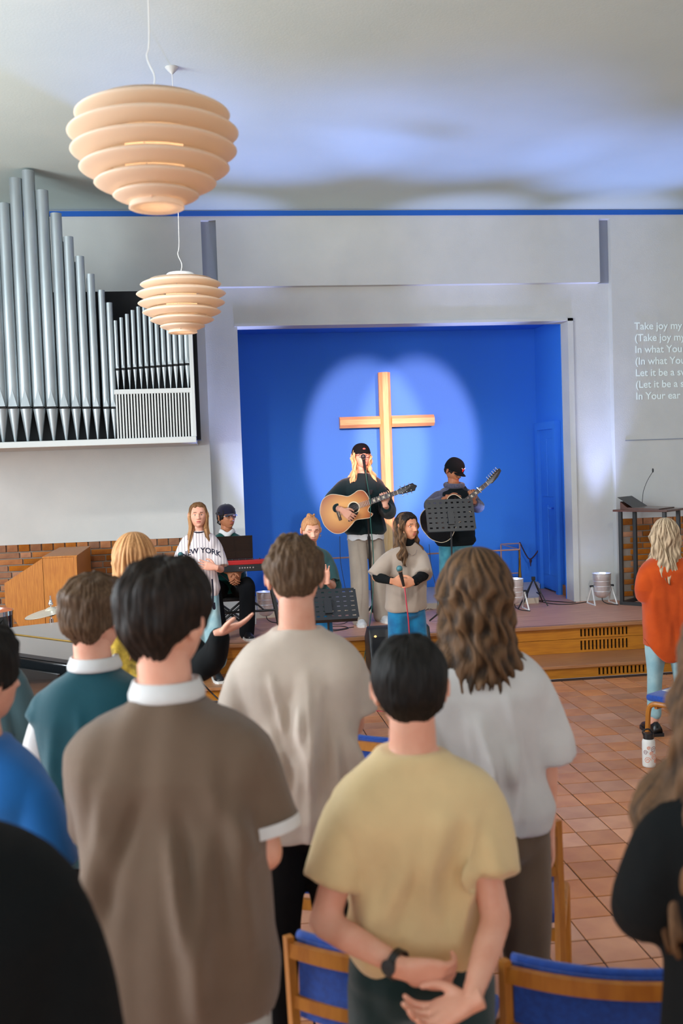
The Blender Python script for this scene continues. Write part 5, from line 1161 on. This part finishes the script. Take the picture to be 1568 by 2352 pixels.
# ---- cables
def cable(pts, label, m, r=.0035, n=40, group=None):
    o = MB().tube(bez(pts, n), r, 6).build('cable', m, smooth=True); return tag(o, label, 'cable', group)
M['green_rubber'] = mat('green_cable', s2l(16, 84, 74), .5, bump=.05, bscale=50); M['red_rubber'] = mat('red_cable', s2l(176, 44, 64), .5, bump=.05, bscale=50); M['rubber'] = mat('black_cable', (.015, .015, .017), .55, bump=.05, bscale=50)
cable([aty(839, 1080, 9.88), aty(843, 1110, 9.86), aty(850, 1150, 9.84), aty(851, 1200, 9.82), aty(857, 1270, 9.83), aty(857, 1340, 9.82), aty(853, 1400, 9.70), aty(846, 1452, 9.46), aty(841, 1480, 9.44), aty(835, 1520, 9.42), atz(830, 1548, ZT+.005)], 'green cable hanging from the guitarist\'s microphone down over the stage edge', 'green_rubber', .0045, 60)
cable([aty(929, 1350, 7.94), aty(933, 1385, 7.92), aty(938, 1430, 7.93), aty(942, 1500, 7.95), aty(945, 1570, 7.9), atz(950, 1640, .004), atz(860, 1632, .004), atz(838, 1634, .004)], 'red cable hanging from the brunette singer\'s microphone', 'red_rubber', .0055, 60)
cable([aty(780, 1232, 10.0), aty(782, 1290, 10.02), aty(794, 1360, 10.05), aty(797, 1400, 10.05), atz(785, 1420, ZS+.004), atz(765, 1415, ZS+.004), atz(740, 1428, ZS+.004), atz(790, 1432, ZS+.004), atz(820, 1400, ZS+.004)], 'black cable from the sunburst guitar down to the stage', 'rubber', .003, 60)
cable([aty(985, 1250, 10.2), aty(990, 1300, 10.2), aty(1003, 1360, 10.2), aty(1004, 1398, 10.2), atz(1003, 1408, ZS+.004), atz(985, 1398, ZS+.004), atz(960, 1414, ZS+.004)], 'black cable from the black guitar down to the stage', 'rubber', .003, 50)
cable([atz(735, 1446, ZS+.004), atz(765, 1449, ZS+.004), atz(800, 1443, ZS+.004), atz(780, 1438, ZS+.004), atz(745, 1441, ZS+.004), atz(770, 1446, ZS+.006), atz(812, 1440, ZS+.004)], 'coil of black cable on the stage near the microphone stand foot', 'rubber', .004, 60)
cable([atz(1215, 1375, ZS+.004), atz(1262, 1386, ZS+.004), atz(1305, 1388, ZS+.004), atz(1350, 1382, ZS+.004)], 'black cable across the stage to the right-hand par can', 'rubber', .005)
cable([atz(1200, 1380, ZS+.004), atz(1240, 1379, ZS+.004), atz(1300, 1383, ZS+.006), atz(1322, 1383, ZS+.004)], 'second black cable across the stage behind the guitar stand', 'rubber', .005)
cable([aty(455, 1558, 8.9), aty(470, 1575, 8.9), aty(495, 1600, 8.92), atz(530, 1630, .005), atz(560, 1640, .005)], 'dark cable hanging over the step left of the oatmeal T-shirt', 'rubber', .007)

# ---- keyboard, stand, stool, laptop
YK = 9.86; kl, kr = aty(352, 1293, YK).x, aty(653, 1282, YK).x; kz = aty(500, 1288, YK).z
kb = thing('stage_piano', 'red stage piano seen from behind with white lettering', 'keyboard', ((kl+kr)/2, YK, kz-.115)); hw_ = (kr-kl)/2
M['redlac'] = mat('red_lacquer', s2l(176, 30, 32), .35, bump=.02, bscale=60)
MB().box(-hw_, hw_, 0, .33, .0, .072, b=.004).build('chassis', 'blackmetal', kb)
MB().box(-hw_-.006, hw_+.006, -.006, .10, .066, .108, b=.005).build('top_panel', 'redlac', kb)
MB().box(-hw_-.006, -hw_+.02, -.006, .335, .0, .09, b=.004).build('end_cheek', 'redlac', kb); MB().box(hw_-.02, hw_+.006, -.006, .335, .0, .09, b=.004).build('end_cheek', 'redlac', kb)
wk = MB().box(-.0108, .0108, .0, .145, 0, .016, b=.001).mesh('white_key'); wk.materials.append(M['ivory']); bk = MB().box(-.005, .005, .0, .09, 0, .014, b=.001).mesh('black_key'); bk.materials.append(M['blackgloss'])
nw = 52; pw = (2*hw_-.06)/nw
for i in range(nw):
    o = D.objects.new('white_key', wk); COL.objects.link(o); o.parent = kb; o.location = (-hw_+.03+pw*(i+.5), .18, .066)
    if i % 7 in (0, 1, 3, 4, 5) and i < nw-1: o = D.objects.new('black_key', bk); COL.objects.link(o); o.parent = kb; o.location = (-hw_+.03+pw*(i+1), .18, .080)
for i in range(16): MB().lathe([(.007, 0), (.006, .014), (.0001, .014)], 10, (-hw_+.10+i*.065, .05, .107)).build('knob', 'black', kb, smooth='auto')
def flat_text(body, size, loc, parent, m, rot=(PI/2, 0, 0), name='lettering', align='LEFT'):
    c = D.curves.new(name, 'FONT'); c.body = body; c.size = size; c.extrude = .0004; c.align_x = align
    o = D.objects.new('tmp', c); COL.objects.link(o); bpy.context.view_layer.update(); me = D.meshes.new_from_object(o.evaluated_get(bpy.context.evaluated_depsgraph_get())); D.objects.remove(o)
    o = link(name, me, parent, m); o.location = loc; o.rotation_euler = rot; return o
flat_text('nord stage', .052, (aty(386, 1310, YK).x-(kl+kr)/2, -.0012, .018), kb, 'white')
for x in (.10, .13, .31, .335, .36, .385, .41, .44): MB().lathe([(.008, 0), (.008, .004), (.004, .004), (.004, .001)], 10, (x-.12, -.001, .036), axis=(0, -1, 0)).build('socket', 'steel', kb)
ks = thing('keyboard_stand', 'black splayed stand under the red stage piano', 'stand', ((kl+kr)/2, YK+.16, ZS))
hz = kz-.118-ZS
for sx in (-1, 1):
    x0_ = sx*(hw_-.16); q = MB()
    q.tube([(x0_, -.14, hz), (x0_, .14, hz)], .014, 8); q.build('support_arm', 'blackmetal', ks, smooth='auto')
    for sy in (-1, 1): MB().box(-.015, .015, -.012, .012, 0, 1).xf(Matrix.Translation((x0_+sx*.11, sy*.22, .0)) @ (Vector((0, 0, 1)).rotation_difference(Vector((-sx*.11, -sy*.10, hz)).normalized())).to_matrix().to_4x4() @ Matrix.Diagonal((1, 1, (Vector((.11, .10, hz)).length), 1))).build('leg', 'blackmetal', ks)
q = MB(); q.tube([(-hw_+.10, .02, .22), (hw_-.10, .02, .22)], .012, 8); q.build('crossbar', 'blackmetal', ks, smooth='auto')
q = MB(); q.tube([(-hw_+.2, .02, .22), (.0, 0, hz-.02)], .008, 8); q.tube([(hw_-.2, .02, .22), (.0, 0, hz-.02)], .008, 8); q.build('brace', 'blackmetal', ks, smooth='auto')
px_, py_, _ = p2['t'].location; st_ = thing('keyboard_stool', 'black cross-legged stool under the seated keyboard player', 'stool', (px_, py_+.02, ZS)); sz = .45*1.0
MB().box(-.22, .22, -.15, .17, .30, .345, b=.015).build('seat', 'leather_black', st_)
for sy in (-.13, .13):
    MB().tube([(-.20, sy, .012), (.17, sy, .30)], .012, 8).build('leg', 'blackmetal', st_); MB().tube([(.20, sy+.02, .012), (-.17, sy+.02, .30)], .012, 8).build('leg', 'blackmetal', st_)
for sx in (-.20, .20): MB().tube([(sx, -.16, .012), (sx, .18, .012)], .012, 8).build('foot_bar', 'blackmetal', st_)
YL = 9.93; lc = aty(539, 1287, YL); lp = thing('laptop', 'black laptop open on the red stage piano', 'laptop', (lc.x, YL-.02, kz-.006))
MB().box(-.175, .175, .0, .115, 0, .016, b=.003).build('base', 'blackmetal', lp)
q = MB().box(-.175, .175, -.004, .004, 0, .228, b=.002); q.xf(Matrix.Translation((0, .0, .012)) @ Matrix.Rotation(.18, 4, 'X')); q.build('screen_lid', 'blackgloss', lp)

# ---- par cans, guitar stand, monitor
def par_can(loc, label, lit=False, s=1.0, tilt=(0, 0)):
    t = thing('par_can', label, 'stage light', loc, 0, 'silver par cans on the stage floor'); t.rotation_euler = (0, 0, tilt[1])
    T_ = Matrix.Translation((0, 0, .20*s)) @ Matrix.Rotation(tilt[0], 4, 'X')
    q = MB().lathe([(.0001, -.13), (.04, -.128), (.07, -.11), (.088, -.075), (.095, -.06), (.096, .06), (.099, .065), (.100, .13), (.104, .135), (.104, .14), (.097, .14), (.094, .13), (.09, -.05), (.0001, -.06)], 36); q.v = [tuple(Vector(p)*s) for p in q.v]; q.xf(T_); c = q.build('housing', 'par_silver', t, smooth='auto')
    for z in (-.055, .0, .055): q = MB().lathe([(.0965, z-.004), (.0985, z), (.0965, z+.004)], 36); q.v = [tuple(Vector(p)*s) for p in q.v]; q.xf(T_); q.build('rib', 'par_silver', c, smooth=True)
    q = MB().lathe([(.0001, .085), (.088, .085), (.090, .075)], 30); q.v = [tuple(Vector(p)*s) for p in q.v]; q.xf(T_); q.build('lens', 'par_lens', c)
    for sx in (-1, 1):
        for dy_ in (-.09, .09):
            q = MB(); a = Vector((sx*.112*s, 0, .20*s)); b_ = Vector((sx*.125*s, dy_*s*1.3, .006)); q.tube([a, b_], .009*s, 4, sx=1); q.build('yoke_leg', 'white', t)
        MB().tube([(sx*.125*s, -.12*s, .006), (sx*.125*s, .12*s, .006)], .008*s, 6).build('yoke_foot', 'white', t)
        q = MB(); q.tube([(sx*.098*s, 0, .20*s), (sx*.135*s, 0, .20*s)], .012*s, 10); q.build('tilt_knob', 'black', t, smooth='auto')
    MB().tube(bez([(0, 0, .075*s), (.01, .0, .03), (.05, -.04, .006), (.12, -.16, .006)], 12), .005, 6).build('power_lead', 'rubber', t)
    return t
M['par_silver'] = mat('polished_aluminium', (.86, .88, .90), .32, metal=.75, bump=.12, bscale=30); M['par_lens'] = mat('lit_led_lens', (.3, .4, 1), .3, emit=5, emit_col=(.45, .55, 1))
par_can((4.24, 10.72, ZS), 'silver par can beside the right edge of the blue niche, lens upward'); par_can((3.22, 10.62, ZS), 'lit silver par can on the stage behind the woman in the white T-shirt')
b = atz(590, 1412, ZS); par_can((.56, 10.72, ZS), 'silver par can on the stage right of the keyboard player', s=.95)
b = atz(1226, 1392, ZS); gs = thing('guitar_stand', 'empty black folding guitar stand on the stage right of the niche', 'guitar stand', b)
ap = Vector((0, 0, .30)); R4 = lambda px, py: atz(px, py, ZS)-b
for px, py in ((1190, 1400), (1201, 1390), (1258, 1394), (1246, 1384)): e = R4(px, py); e.z = .010; MB().tube([ap, e], .007, 8).build('leg', 'blackmetal', gs, smooth='auto')
for px, py in ((1233, 1381), (1204, 1388)): e = R4(px, py); e.z = .10; q = MB(); q.tube([e, e+Vector((.0, -.10, -.012)), e+Vector((0, -.115, .03))], .008, 8); q.build('cradle_arm', 'rubber', gs, smooth='auto')
MB().box(-.02, .02, -.015, .015, .285, .325, b=.005).build('hinge', 'black', gs)
mx0, mx1 = aty(851, 1500, 9.1).x, aty(986, 1500, 9.25).x
mo = thing('stage_monitor', 'black wedge loudspeaker on the step behind the brunette singer', 'speaker', ((mx0+mx1)/2, 9.22, ZT)); w2 = (mx1-mx0)/2
q = MB(); q.prism([(-.16, 0), (.22, 0), (.24, .30), (.10, .41), (-.02, .40)], -w2, w2, 'yz'); q.v = [(x, y, z) for x, y, z in q.v]; me = q.mesh('m'); bm = bmesh.new(); bm.from_mesh(me); bmesh.ops.bevel(bm, geom=bm.edges[:], offset=.022, segments=3, affect='EDGES', profile=.5); bm.to_mesh(me); bm.free(); link('cabinet', me, mo, 'blackmetal', True)
MB().box(-w2*.9, w2*.9, -.004, .004, 0, .36).xf(Matrix.Translation((0, -.148, .03)) @ Matrix.Rotation(-.345, 4, 'X')).build('grille', 'black', mo)
MB().ell((-w2+.06, -.045, .33), (.012, .006, .010), 10).build('power_lamp', mat('amber_lamp', s2l(255, 170, 80), .4, emit=2.5, emit_col=(1, .45, .12)), mo)
# ---- altar rail, rope
ar = thing('altar_rail', 'thin pale altar rail with turned brass balusters and an open end frame', 'railing', (aty(1196, 1372, 11.12).x, 11.14, ZS+.063)); o_ = Vector(ar.location); M['rail'] = mat('pale_copper_rail', s2l(206, 158, 140), .4, metal=.3, bump=.02, bscale=60)
zr = aty(1196, 1262, 11.14).z
def baluster(x, y, z0, z1):
    h = z1-z0; pr = [(.026, 0), (.026, .012), (.012, .03), (.010, .05), (.018, .09), (.024, .15), (.020, .24), (.012, .34), (.010, .42), (.013, .43), (.009, .45), (.008, h-.02), (.012, h)]
    return MB().lathe(pr, 16, (x-o_.x, y-o_.y, z0-o_.z)).build('baluster', 'brass', ar, smooth='auto')
xA = o_.x
for px in (620, 965, 1196): p = aty(px, 1390, 11.14); baluster(xA if px == 1196 else p.x, 11.14, ZS+.063, zr)
MB().tube([(aty(560, 1290, 11.14).x-o_.x, 0, zr-o_.z), (0, 0, zr-o_.z)], .009, 8).build('handrail', 'rail', ar, smooth='auto')
C_ = aty(1150, 1250, 12.33); D_ = aty(1193, 1248, 12.33); zc = C_.z-o_.z; C2 = (C_.x-o_.x, 12.33-o_.y); D2 = (D_.x-o_.x, 12.33-o_.y); zl = aty(1152, 1318, 12.33).z-o_.z
for a, b_ in (((C2[0], C2[1], zc), (D2[0], D2[1], zc)), ((C2[0], C2[1], zc), (0, 0, zr-o_.z)), ((C2[0], C2[1], zl), (D2[0], D2[1], zl)), ((C2[0], C2[1], zl), (0, 0, aty(1196, 1345, 11.14).z-o_.z))): MB().tube([a, b_], .008, 8).build('frame_bar', 'rail', ar, smooth='auto')
for P_ in (C2, D2): MB().tube([(P_[0], P_[1], .0), (P_[0], P_[1], zc)], .010, 8).build('frame_post', 'rail', ar, smooth='auto')
M['rope'] = mat('dark_brown_rope', s2l(70, 40, 50), .8, bump=.5, bscale=120)
hk = aty(1245, 1251, 12.30); hk.x = XD-.02; a = Vector((o_.x+D2[0], 12.33, zr+.0))
rp = MB(); rp.tube(bez([a+Vector((0, 0, -.02)), aty(1208, 1275, 12.32), aty(1217, 1284, 12.31), aty(1228, 1275, 12.30), hk], 30), .008, 8); o = rp.build('rope', 'rope', smooth=True); tag(o, 'dark knotted rope between the altar rail frame and the niche wall', 'rope')
q = MB(); kn = aty(1218, 1288, 12.31); q.ell(tuple(kn), (.018, .016, .03), 10); q.tube([tuple(kn), tuple(kn+Vector((.0, 0, -.07)))], [.012, .004], 8); o2 = q.build('knot', 'rope', smooth=True); o2.parent = o
# ---- lectern with gooseneck microphone
c1 = Vector((4.42, 10.60, ZS)); u_ = Vector((.65, -.76, 0)).normalized()*.50; v_ = Vector((.76, .65, 0)).normalized()*.34
lt = thing('lectern', 'open black-framed lectern with a wooden top right of the niche', 'lectern', c1+u_/2+v_/2, math.atan2(u_.y, u_.x)); zt_ = aty(1470, 1172, 10.3).z-ZS
for sx in (-.25, .25):
    for sy in (-.17, .17):
        if (sx, sy) != (.25, .17) or True: MB().box(sx-.019, sx+.019, sy-.019, sy+.019, .03, zt_-.02, b=.003).build('post', 'blackmetal', lt)
q = MB(); q.box(-.27, .27, -.19, -.15, 0, .035); q.box(-.27, .27, .15, .19, 0, .035); q.box(-.27, -.23, -.15, .15, 0, .035); q.box(.23, .27, -.15, .15, 0, .035); q.build('base_frame', 'blackmetal', lt)
MB().box(-.31, .31, -.23, .23, zt_-.022, zt_, b=.004).build('table_top', 'mahogany', lt)
q = MB(); q.prism([(-.24, .0), (.20, 0), (.20, .012), (-.16, .022), (-.24, .085)], -.19, .19, 'xz'); q.v = [(x, y, z+zt_) for x, y, z in q.v]; q.build('reading_desk', 'mahogany', lt)
q = MB(); g0 = Vector((-.10, .05, zt_+.06)); T_l = lt.matrix_world; 
MB().tube(bez([g0, g0+Vector((.01, .01, .12)), g0+Vector((.05, .03, .24)), g0+Vector((.10, .05, .33))], 16), .003, 6).build('gooseneck', 'blackmetal', lt, smooth=True); MB().ell(tuple(g0+Vector((.105, .052, .35))), (.010, .010, .024), 10).build('microphone_head', 'black', lt, smooth=True)
pp = MB().box(-.13, .11, -.17, .17, 0, .003); pp.xf(Matrix.Translation((-.17, 0, .062)) @ Matrix.Rotation(.55, 4, 'Y')); pp.v = [(x, y, z+zt_) for x, y, z in pp.v]; o = pp.build('reading_mat', 'black', lt)
# ---- pulpit
YP = 9.62; P = lambda px, py: aty(px, py, YP)
o0 = Vector((P(97, 1283).x, YP, ZS)); pu = thing('pulpit', 'angular light oak pulpit on the stage by the brick wall', 'pulpit', o0)
R5 = lambda px, py: (P(px, py).x-o0.x, P(px, py).z-ZS)
a, b_, c_, d_ = R5(10, 1340), R5(97, 1283), R5(176, 1279), R5(12, 1388); e_ = (R5(97, 1480)[0]+.0, .0); xr_ = R5(181, 1440)[0]; zt2 = (b_[1]+c_[1])/2
YD = 1.10
MB().prism([a, (b_[0], zt2), (b_[0], 0), (b_[0]-.10, 0), d_], 0, YD, 'xz').build('side_panel', 'oak', pu)
MB().prism([(b_[0]+.004, zt2), (c_[0]-.03, zt2), (c_[0]-.03, 0), (b_[0]+.004, 0)], 0, YD, 'xz').build('side_panel', 'oak', pu)
MB().box(c_[0]-.028, c_[0], -.006, .02, 0, zt2+.004, b=.003).build('corner_post', 'oak', pu)
MB().box(c_[0]-.028, c_[0], .022, YD, 0, zt2).build('front_panel', 'oak', pu)
MB().box(b_[0]+.0, c_[0]+.004, -.004, YD, zt2+.001, zt2+.016, b=.003).build('top_board', 'oak', pu)
# ---- grand piano turned 45 degrees
K1 = Vector((-.75, 5.83)); kd = Vector((-.7071, .7071)); nd = Vector((.7071, .7071)); LKB = 1.46
gp = thing('grand_piano', 'black grand piano left of the stage, keyboard towards the left edge', 'piano', (K1.x, K1.y, 0)); J = lambda s_, n_: (kd*s_+nd*n_)
out = [(0, 0), (LKB, 0), (LKB, .62), (LKB-.12, .92), (.82, .95), (.78, .86), (.60, .80), (.35, .62), (.12, .45), (0, .42)]
pts = [tuple(J(s_, n_)) for s_, n_ in out]
MB().prism(pts, .68, .965, 'xy').build('case', 'blackgloss', gp); lid = [tuple(J(s_*1.0, n_*1.0)) for s_, n_ in out]
M['pianolid'] = mat('polished_grey_black_lid', (.02, .022, .025), .12, coat=.8, bump=.01, bscale=6)
q = MB(); q.prism([(x*1.0, y*1.0) for x, y in lid], .970, .992, 'xy'); q.build('lid', 'pianolid', gp)
q = MB(); a_, b2 = J(.02, .40), J(LKB-.02, .40); q.tube([(a_.x, a_.y, .993), (b2.x, b2.y, .993)], .006, 6); q.build('lid_hinge', 'brass', gp)
q = MB(); q.prism([tuple(J(-.02, -.30)), tuple(J(LKB+.02, -.30)), tuple(J(LKB+.02, .02)), tuple(J(-.02, .02))], .60, .675, 'xy'); q.build('key_bed', 'blackgloss', gp)
for s_ in (-.02, LKB-.06): q = MB(); q.prism([tuple(J(s_, -.30)), tuple(J(s_+.08, -.30)), tuple(J(s_+.08, 0)), tuple(J(s_, 0))], .676, .80, 'xy'); q.build('key_cheek', 'blackgloss', gp)
q = MB(); q.prism([tuple(J(.06, -.10)), tuple(J(LKB-.06, -.10)), tuple(J(LKB-.06, -.085)), tuple(J(.06, -.085))], .70, .93, 'xy'); q.build('fallboard', 'blackgloss', gp)
wk2 = MB().box(-.0108, .0108, 0, .15, 0, .02, b=.001).mesh('white_key'); wk2.materials.append(M['white']); ra = math.atan2(kd.y, kd.x)
for i in range(60):
    if i >= 52: break
    o = D.objects.new('white_key', wk2); COL.objects.link(o); o.parent = gp; j = J(.09+.0246*(i+.5), -.265); o.location = (j.x, j.y, .700); o.rotation_euler = (0, 0, math.atan2(-nd.x, nd.y))
    if i % 7 in (0, 1, 3, 4, 5): o = D.objects.new('black_key', bk); COL.objects.link(o); o.parent = gp; j = J(.09+.0246*(i+1), -.20); o.location = (j.x, j.y, .716); o.rotation_euler = (0, 0, math.atan2(-nd.x, nd.y))
for s_, n_ in ((.12, .10), (LKB-.12, .10), (.95, .82)):
    j = J(s_, n_); MB().lathe([(.03, 0), (.035, .05), (.045, .06), (.04, .10), (.055, .40), (.07, .62), (.075, .69)], 18, (j.x, j.y, 0)).build('leg', 'blackgloss', gp, smooth='auto')
j = J(LKB/2, .12); MB().tube([(j.x, j.y, .10), (j.x, j.y, .68)], .03, 8).build('pedal_lyre', 'blackgloss', gp)
# ---- cymbal, drum
b = aty(117, 1403, 8.25); cy_ = thing('cymbal', 'hi-hat style cymbal on a stand behind the grand piano', 'cymbal', (b.x, 8.25, 0)); M['cymbal'] = mat('bronze_cymbal', s2l(222, 214, 196), .35, metal=.6, bump=.1, bscale=60)
for dz, fl_ in ((0, 1), (-.012, -1)):
    q = MB().lathe([(.205, -.004*fl_), (.12, .006*fl_), (.045, .012*fl_), (.035, .024*fl_), (.008, .032*fl_), (.008, .030*fl_), (.034, .022*fl_), (.044, .010*fl_), (.12, .004*fl_), (.205, -.006*fl_)], 40, closed=True); q.xf(Matrix.Translation((0, 0, b.z+dz)) @ Matrix.Rotation(-.20, 4, 'Y') @ Matrix.Rotation(.05, 4, 'X')); q.build('plate', 'cymbal' if fl_ > 0 else 'black', cy_, smooth='auto')
q = MB(); q.tube([(0, 0, .10), (0, 0, b.z+.12)], .006, 8); q.lathe([(.018, b.z+.045), (.020, b.z+.06), (.012, b.z+.075), (.012, b.z+.085), (.006, b.z+.09)], 14); q.lathe([(.016, b.z-.10), (.016, b.z-.06)], 14); q.build('rod_and_clutch', 'chrome', cy_, smooth='auto')
q = MB(); q.tube([(0, 0, .12), (0, 0, b.z-.08)], .012, 10); tripod(q, 0, 0, 0, .28, .3, .5, .008); q.build('stand', 'chrome', cy_, smooth='auto')
b = aty(-30, 1420, 8.6); dm = thing('drum', 'black floor drum with an orange head at the left edge, below the pulpit', 'drum', (b.x, 8.6, 0)); zz_ = aty(0, 1402, 8.6).z
MB().lathe([(.20, .30), (.205, .32), (.205, zz_-.03), (.20, zz_-.02), (.0001, zz_-.02), (.0001, .3)], 36).build('shell', 'blackgloss', dm, smooth='auto'); MB().lathe([(.0001, zz_-.012), (.20, zz_-.012), (.20, zz_-.019)], 36).build('head', mat('orange_drum_head', s2l(214, 110, 50), .5, bump=.1, bscale=60), dm); MB().lathe([(.203, zz_-.035), (.212, zz_-.035), (.212, zz_), (.203, zz_)], 36, closed=True).build('hoop', 'chrome', dm, smooth='auto')
for k in range(3): a = k*2.09; MB().tube([(.215*math.cos(a), .215*math.sin(a), .5), (.25*math.cos(a), .25*math.sin(a), .01)], .008, 8).build('leg', 'chrome', dm)

# ---- chairs
def make_chair():
    t = thing('chair', 'x', 'chair', (0, 0, 0), 0, 'beech chairs with blue upholstery')
    for sx in (-1, 1):                 # back posts run down to the floor as rear legs; front leg bends into the seat rail
        MB().tube([(sx*.245, -.26, .0), (sx*.245, -.235, .30), (sx*.245, -.225, .46), (sx*.245, -.255, .80)], [.017, .019, .019, .016], 4, sx=.8).build('rear_leg', 'chairwood', t, smooth='auto')
        q = MB(); q.tube(bez([(sx*.245, .235, 0), (sx*.245, .225, .25), (sx*.245, .215, .352), (sx*.245, .185, .390), (sx*.245, .10, .398), (sx*.245, -.22, .385)], 30), .017, 8); q.build('front_leg', 'chairwood', t, smooth='auto')
    def crail(name, z0, z1, y0, th, m, bow=.045, x=.245, parent=t):
        n = 16; v = []
        for i in range(n+1):
            u = i/n*2-1; yb = y0-bow*(1-u*u)
            for (dy_, z) in ((0, z0), (th, z0), (th, z1), (0, z1)): v.append((u*x, yb+dy_, z))
        f = [(i*4+j, i*4+(j+1) % 4, (i+1)*4+(j+1) % 4, (i+1)*4+j) for i in range(n) for j in range(4)]+[(3, 2, 1, 0), (n*4, n*4+1, n*4+2, n*4+3)]
        return MB().add(v, f).build(name, m, parent, smooth='auto')
    crail('back_rail', .745, .785, -.262, .020, 'chairwood'); crail('back_rail', .60, .635, -.245, .020, 'chairwood')
    pad = crail('back_pad', .575, .790, -.240, .026, 'chairblue', x=.225)
    n = 16; q = MB(); q.tube([(u*.228, -.222-.045*(1-u*u), .792) for u in np.linspace(-1, 1, 20)], .013, 10); q.build('pad_roll', 'chairblue', t, smooth=True)
    MB().box(-.235, .235, -.20, .25, .402, .452, b=.022).build('seat', 'chairblue', t, smooth='auto')
    MB().box(-.235, .235, .16, .18, .36, .400).build('seat_rail', 'chairwood', t); MB().box(-.235, .235, -.23, -.21, .36, .40).build('seat_rail', 'chairwood', t)
    return t
ch = make_chair()
spots = [(.385, 2.56, -25, 'beech and blue chair in the lower middle, behind the brown polo shirt'), (.915, 2.34, -20, 'beech and blue chair at the lower right of the yellow T-shirt'),
         (.915, 3.43, -22, 'beech and blue chair in front of the woman in the white T-shirt'), (.33, 3.76, -24, 'beech and blue chair in front of the oatmeal T-shirt man, only seat and leg showing'),
         (.80, 4.50, -25, 'beech and blue chair whose back shows between the oatmeal and white T-shirts'), (-.50, 4.10, -35, 'beech and blue chair at the left, before the teal vest'),
         (*(atz(1486, 1596, .45)+Vector((.33, -.05, 0))).xy, 33, 'beech and blue chair at the right edge with papers on its seat')]
for i, (x, y, a, lb) in enumerate(spots):
    o = ch if i == 0 else dup(ch); k_ = .262 if i < 6 else 0; o.location = (x-math.sin(math.radians(a))*k_, y+math.cos(math.radians(a))*k_, 0); o.rotation_euler = (0, 0, math.radians(a)); o['label'] = lb
rs2 = random.Random(3)
M['paper'] = mat('white_paper', s2l(226, 226, 226), .8, bump=.05, bscale=30)
for k in range(3):
    t = MB().box(-.105, .105, -.148, .148, 0, .0012).build('paper', 'paper', loc=(*(atz(1486, 1596, .45)+Vector((.30+.03*k, .0+.03*k, 0))).xy, .4532+.0015*k)); t.rotation_euler = (0, 0, .5+.25*k)
    tag(t, ('lowest song sheet under two others on the seat of the right-edge chair', 'middle song sheet of the pile on the seat of the right-edge chair', 'uppermost song sheet of the pile on the seat of the right-edge chair')[k], 'paper', 'papers on the side chair')
# bottle
b = atz(1490, 1760, 0); bt = thing('water_bottle', 'white water bottle with orange swirls and a black lid on the tiled floor', 'bottle', b)
MB().lathe([(.0001, 0), (.036, 0), (.041, .006), (.042, .02), (.042, .165), (.036, .180), (.030, .186), (.0001, .186)], 32).build('body', 'white', bt, smooth='auto')
MB().lathe([(.031, .180), (.034, .184), (.034, .215), (.030, .220), (.0001, .220)], 28).build('lid', 'black', bt, smooth='auto'); MB().tube(bez([(-.03, 0, .205), (-.038, -.0, .235), (0, 0, .246), (.03, 0, .22)], 14), .006, 8).build('carry_loop', 'black', bt, smooth=True)
M['swirl'] = mat('orange_print', s2l(226, 116, 50), .5); M['swirl2'] = mat('plum_print', s2l(120, 40, 60), .5)
for (a0, z0, r, mm) in ((-2.2, .05, .022, 'swirl'), (-1.2, .12, .022, 'swirl2'), (-1.15, .07, .020, 'swirl'), (-2.0, .13, .012, 'swirl'), (-1.6, .095, .013, 'swirl'), (-.8, .04, .016, 'swirl'), (-2.5, .10, .016, 'swirl2')):
    pts = [(.0422*math.cos(a0+r/.042*(1-k/40)*math.cos(k*.32)), .0422*math.sin(a0+r/.042*(1-k/40)*math.cos(k*.32)), z0+r*(1-k/40)*math.sin(k*.32)) for k in range(34)]
    MB().tube(pts, .0016, 5).build('printed_swirl', mm, bt)
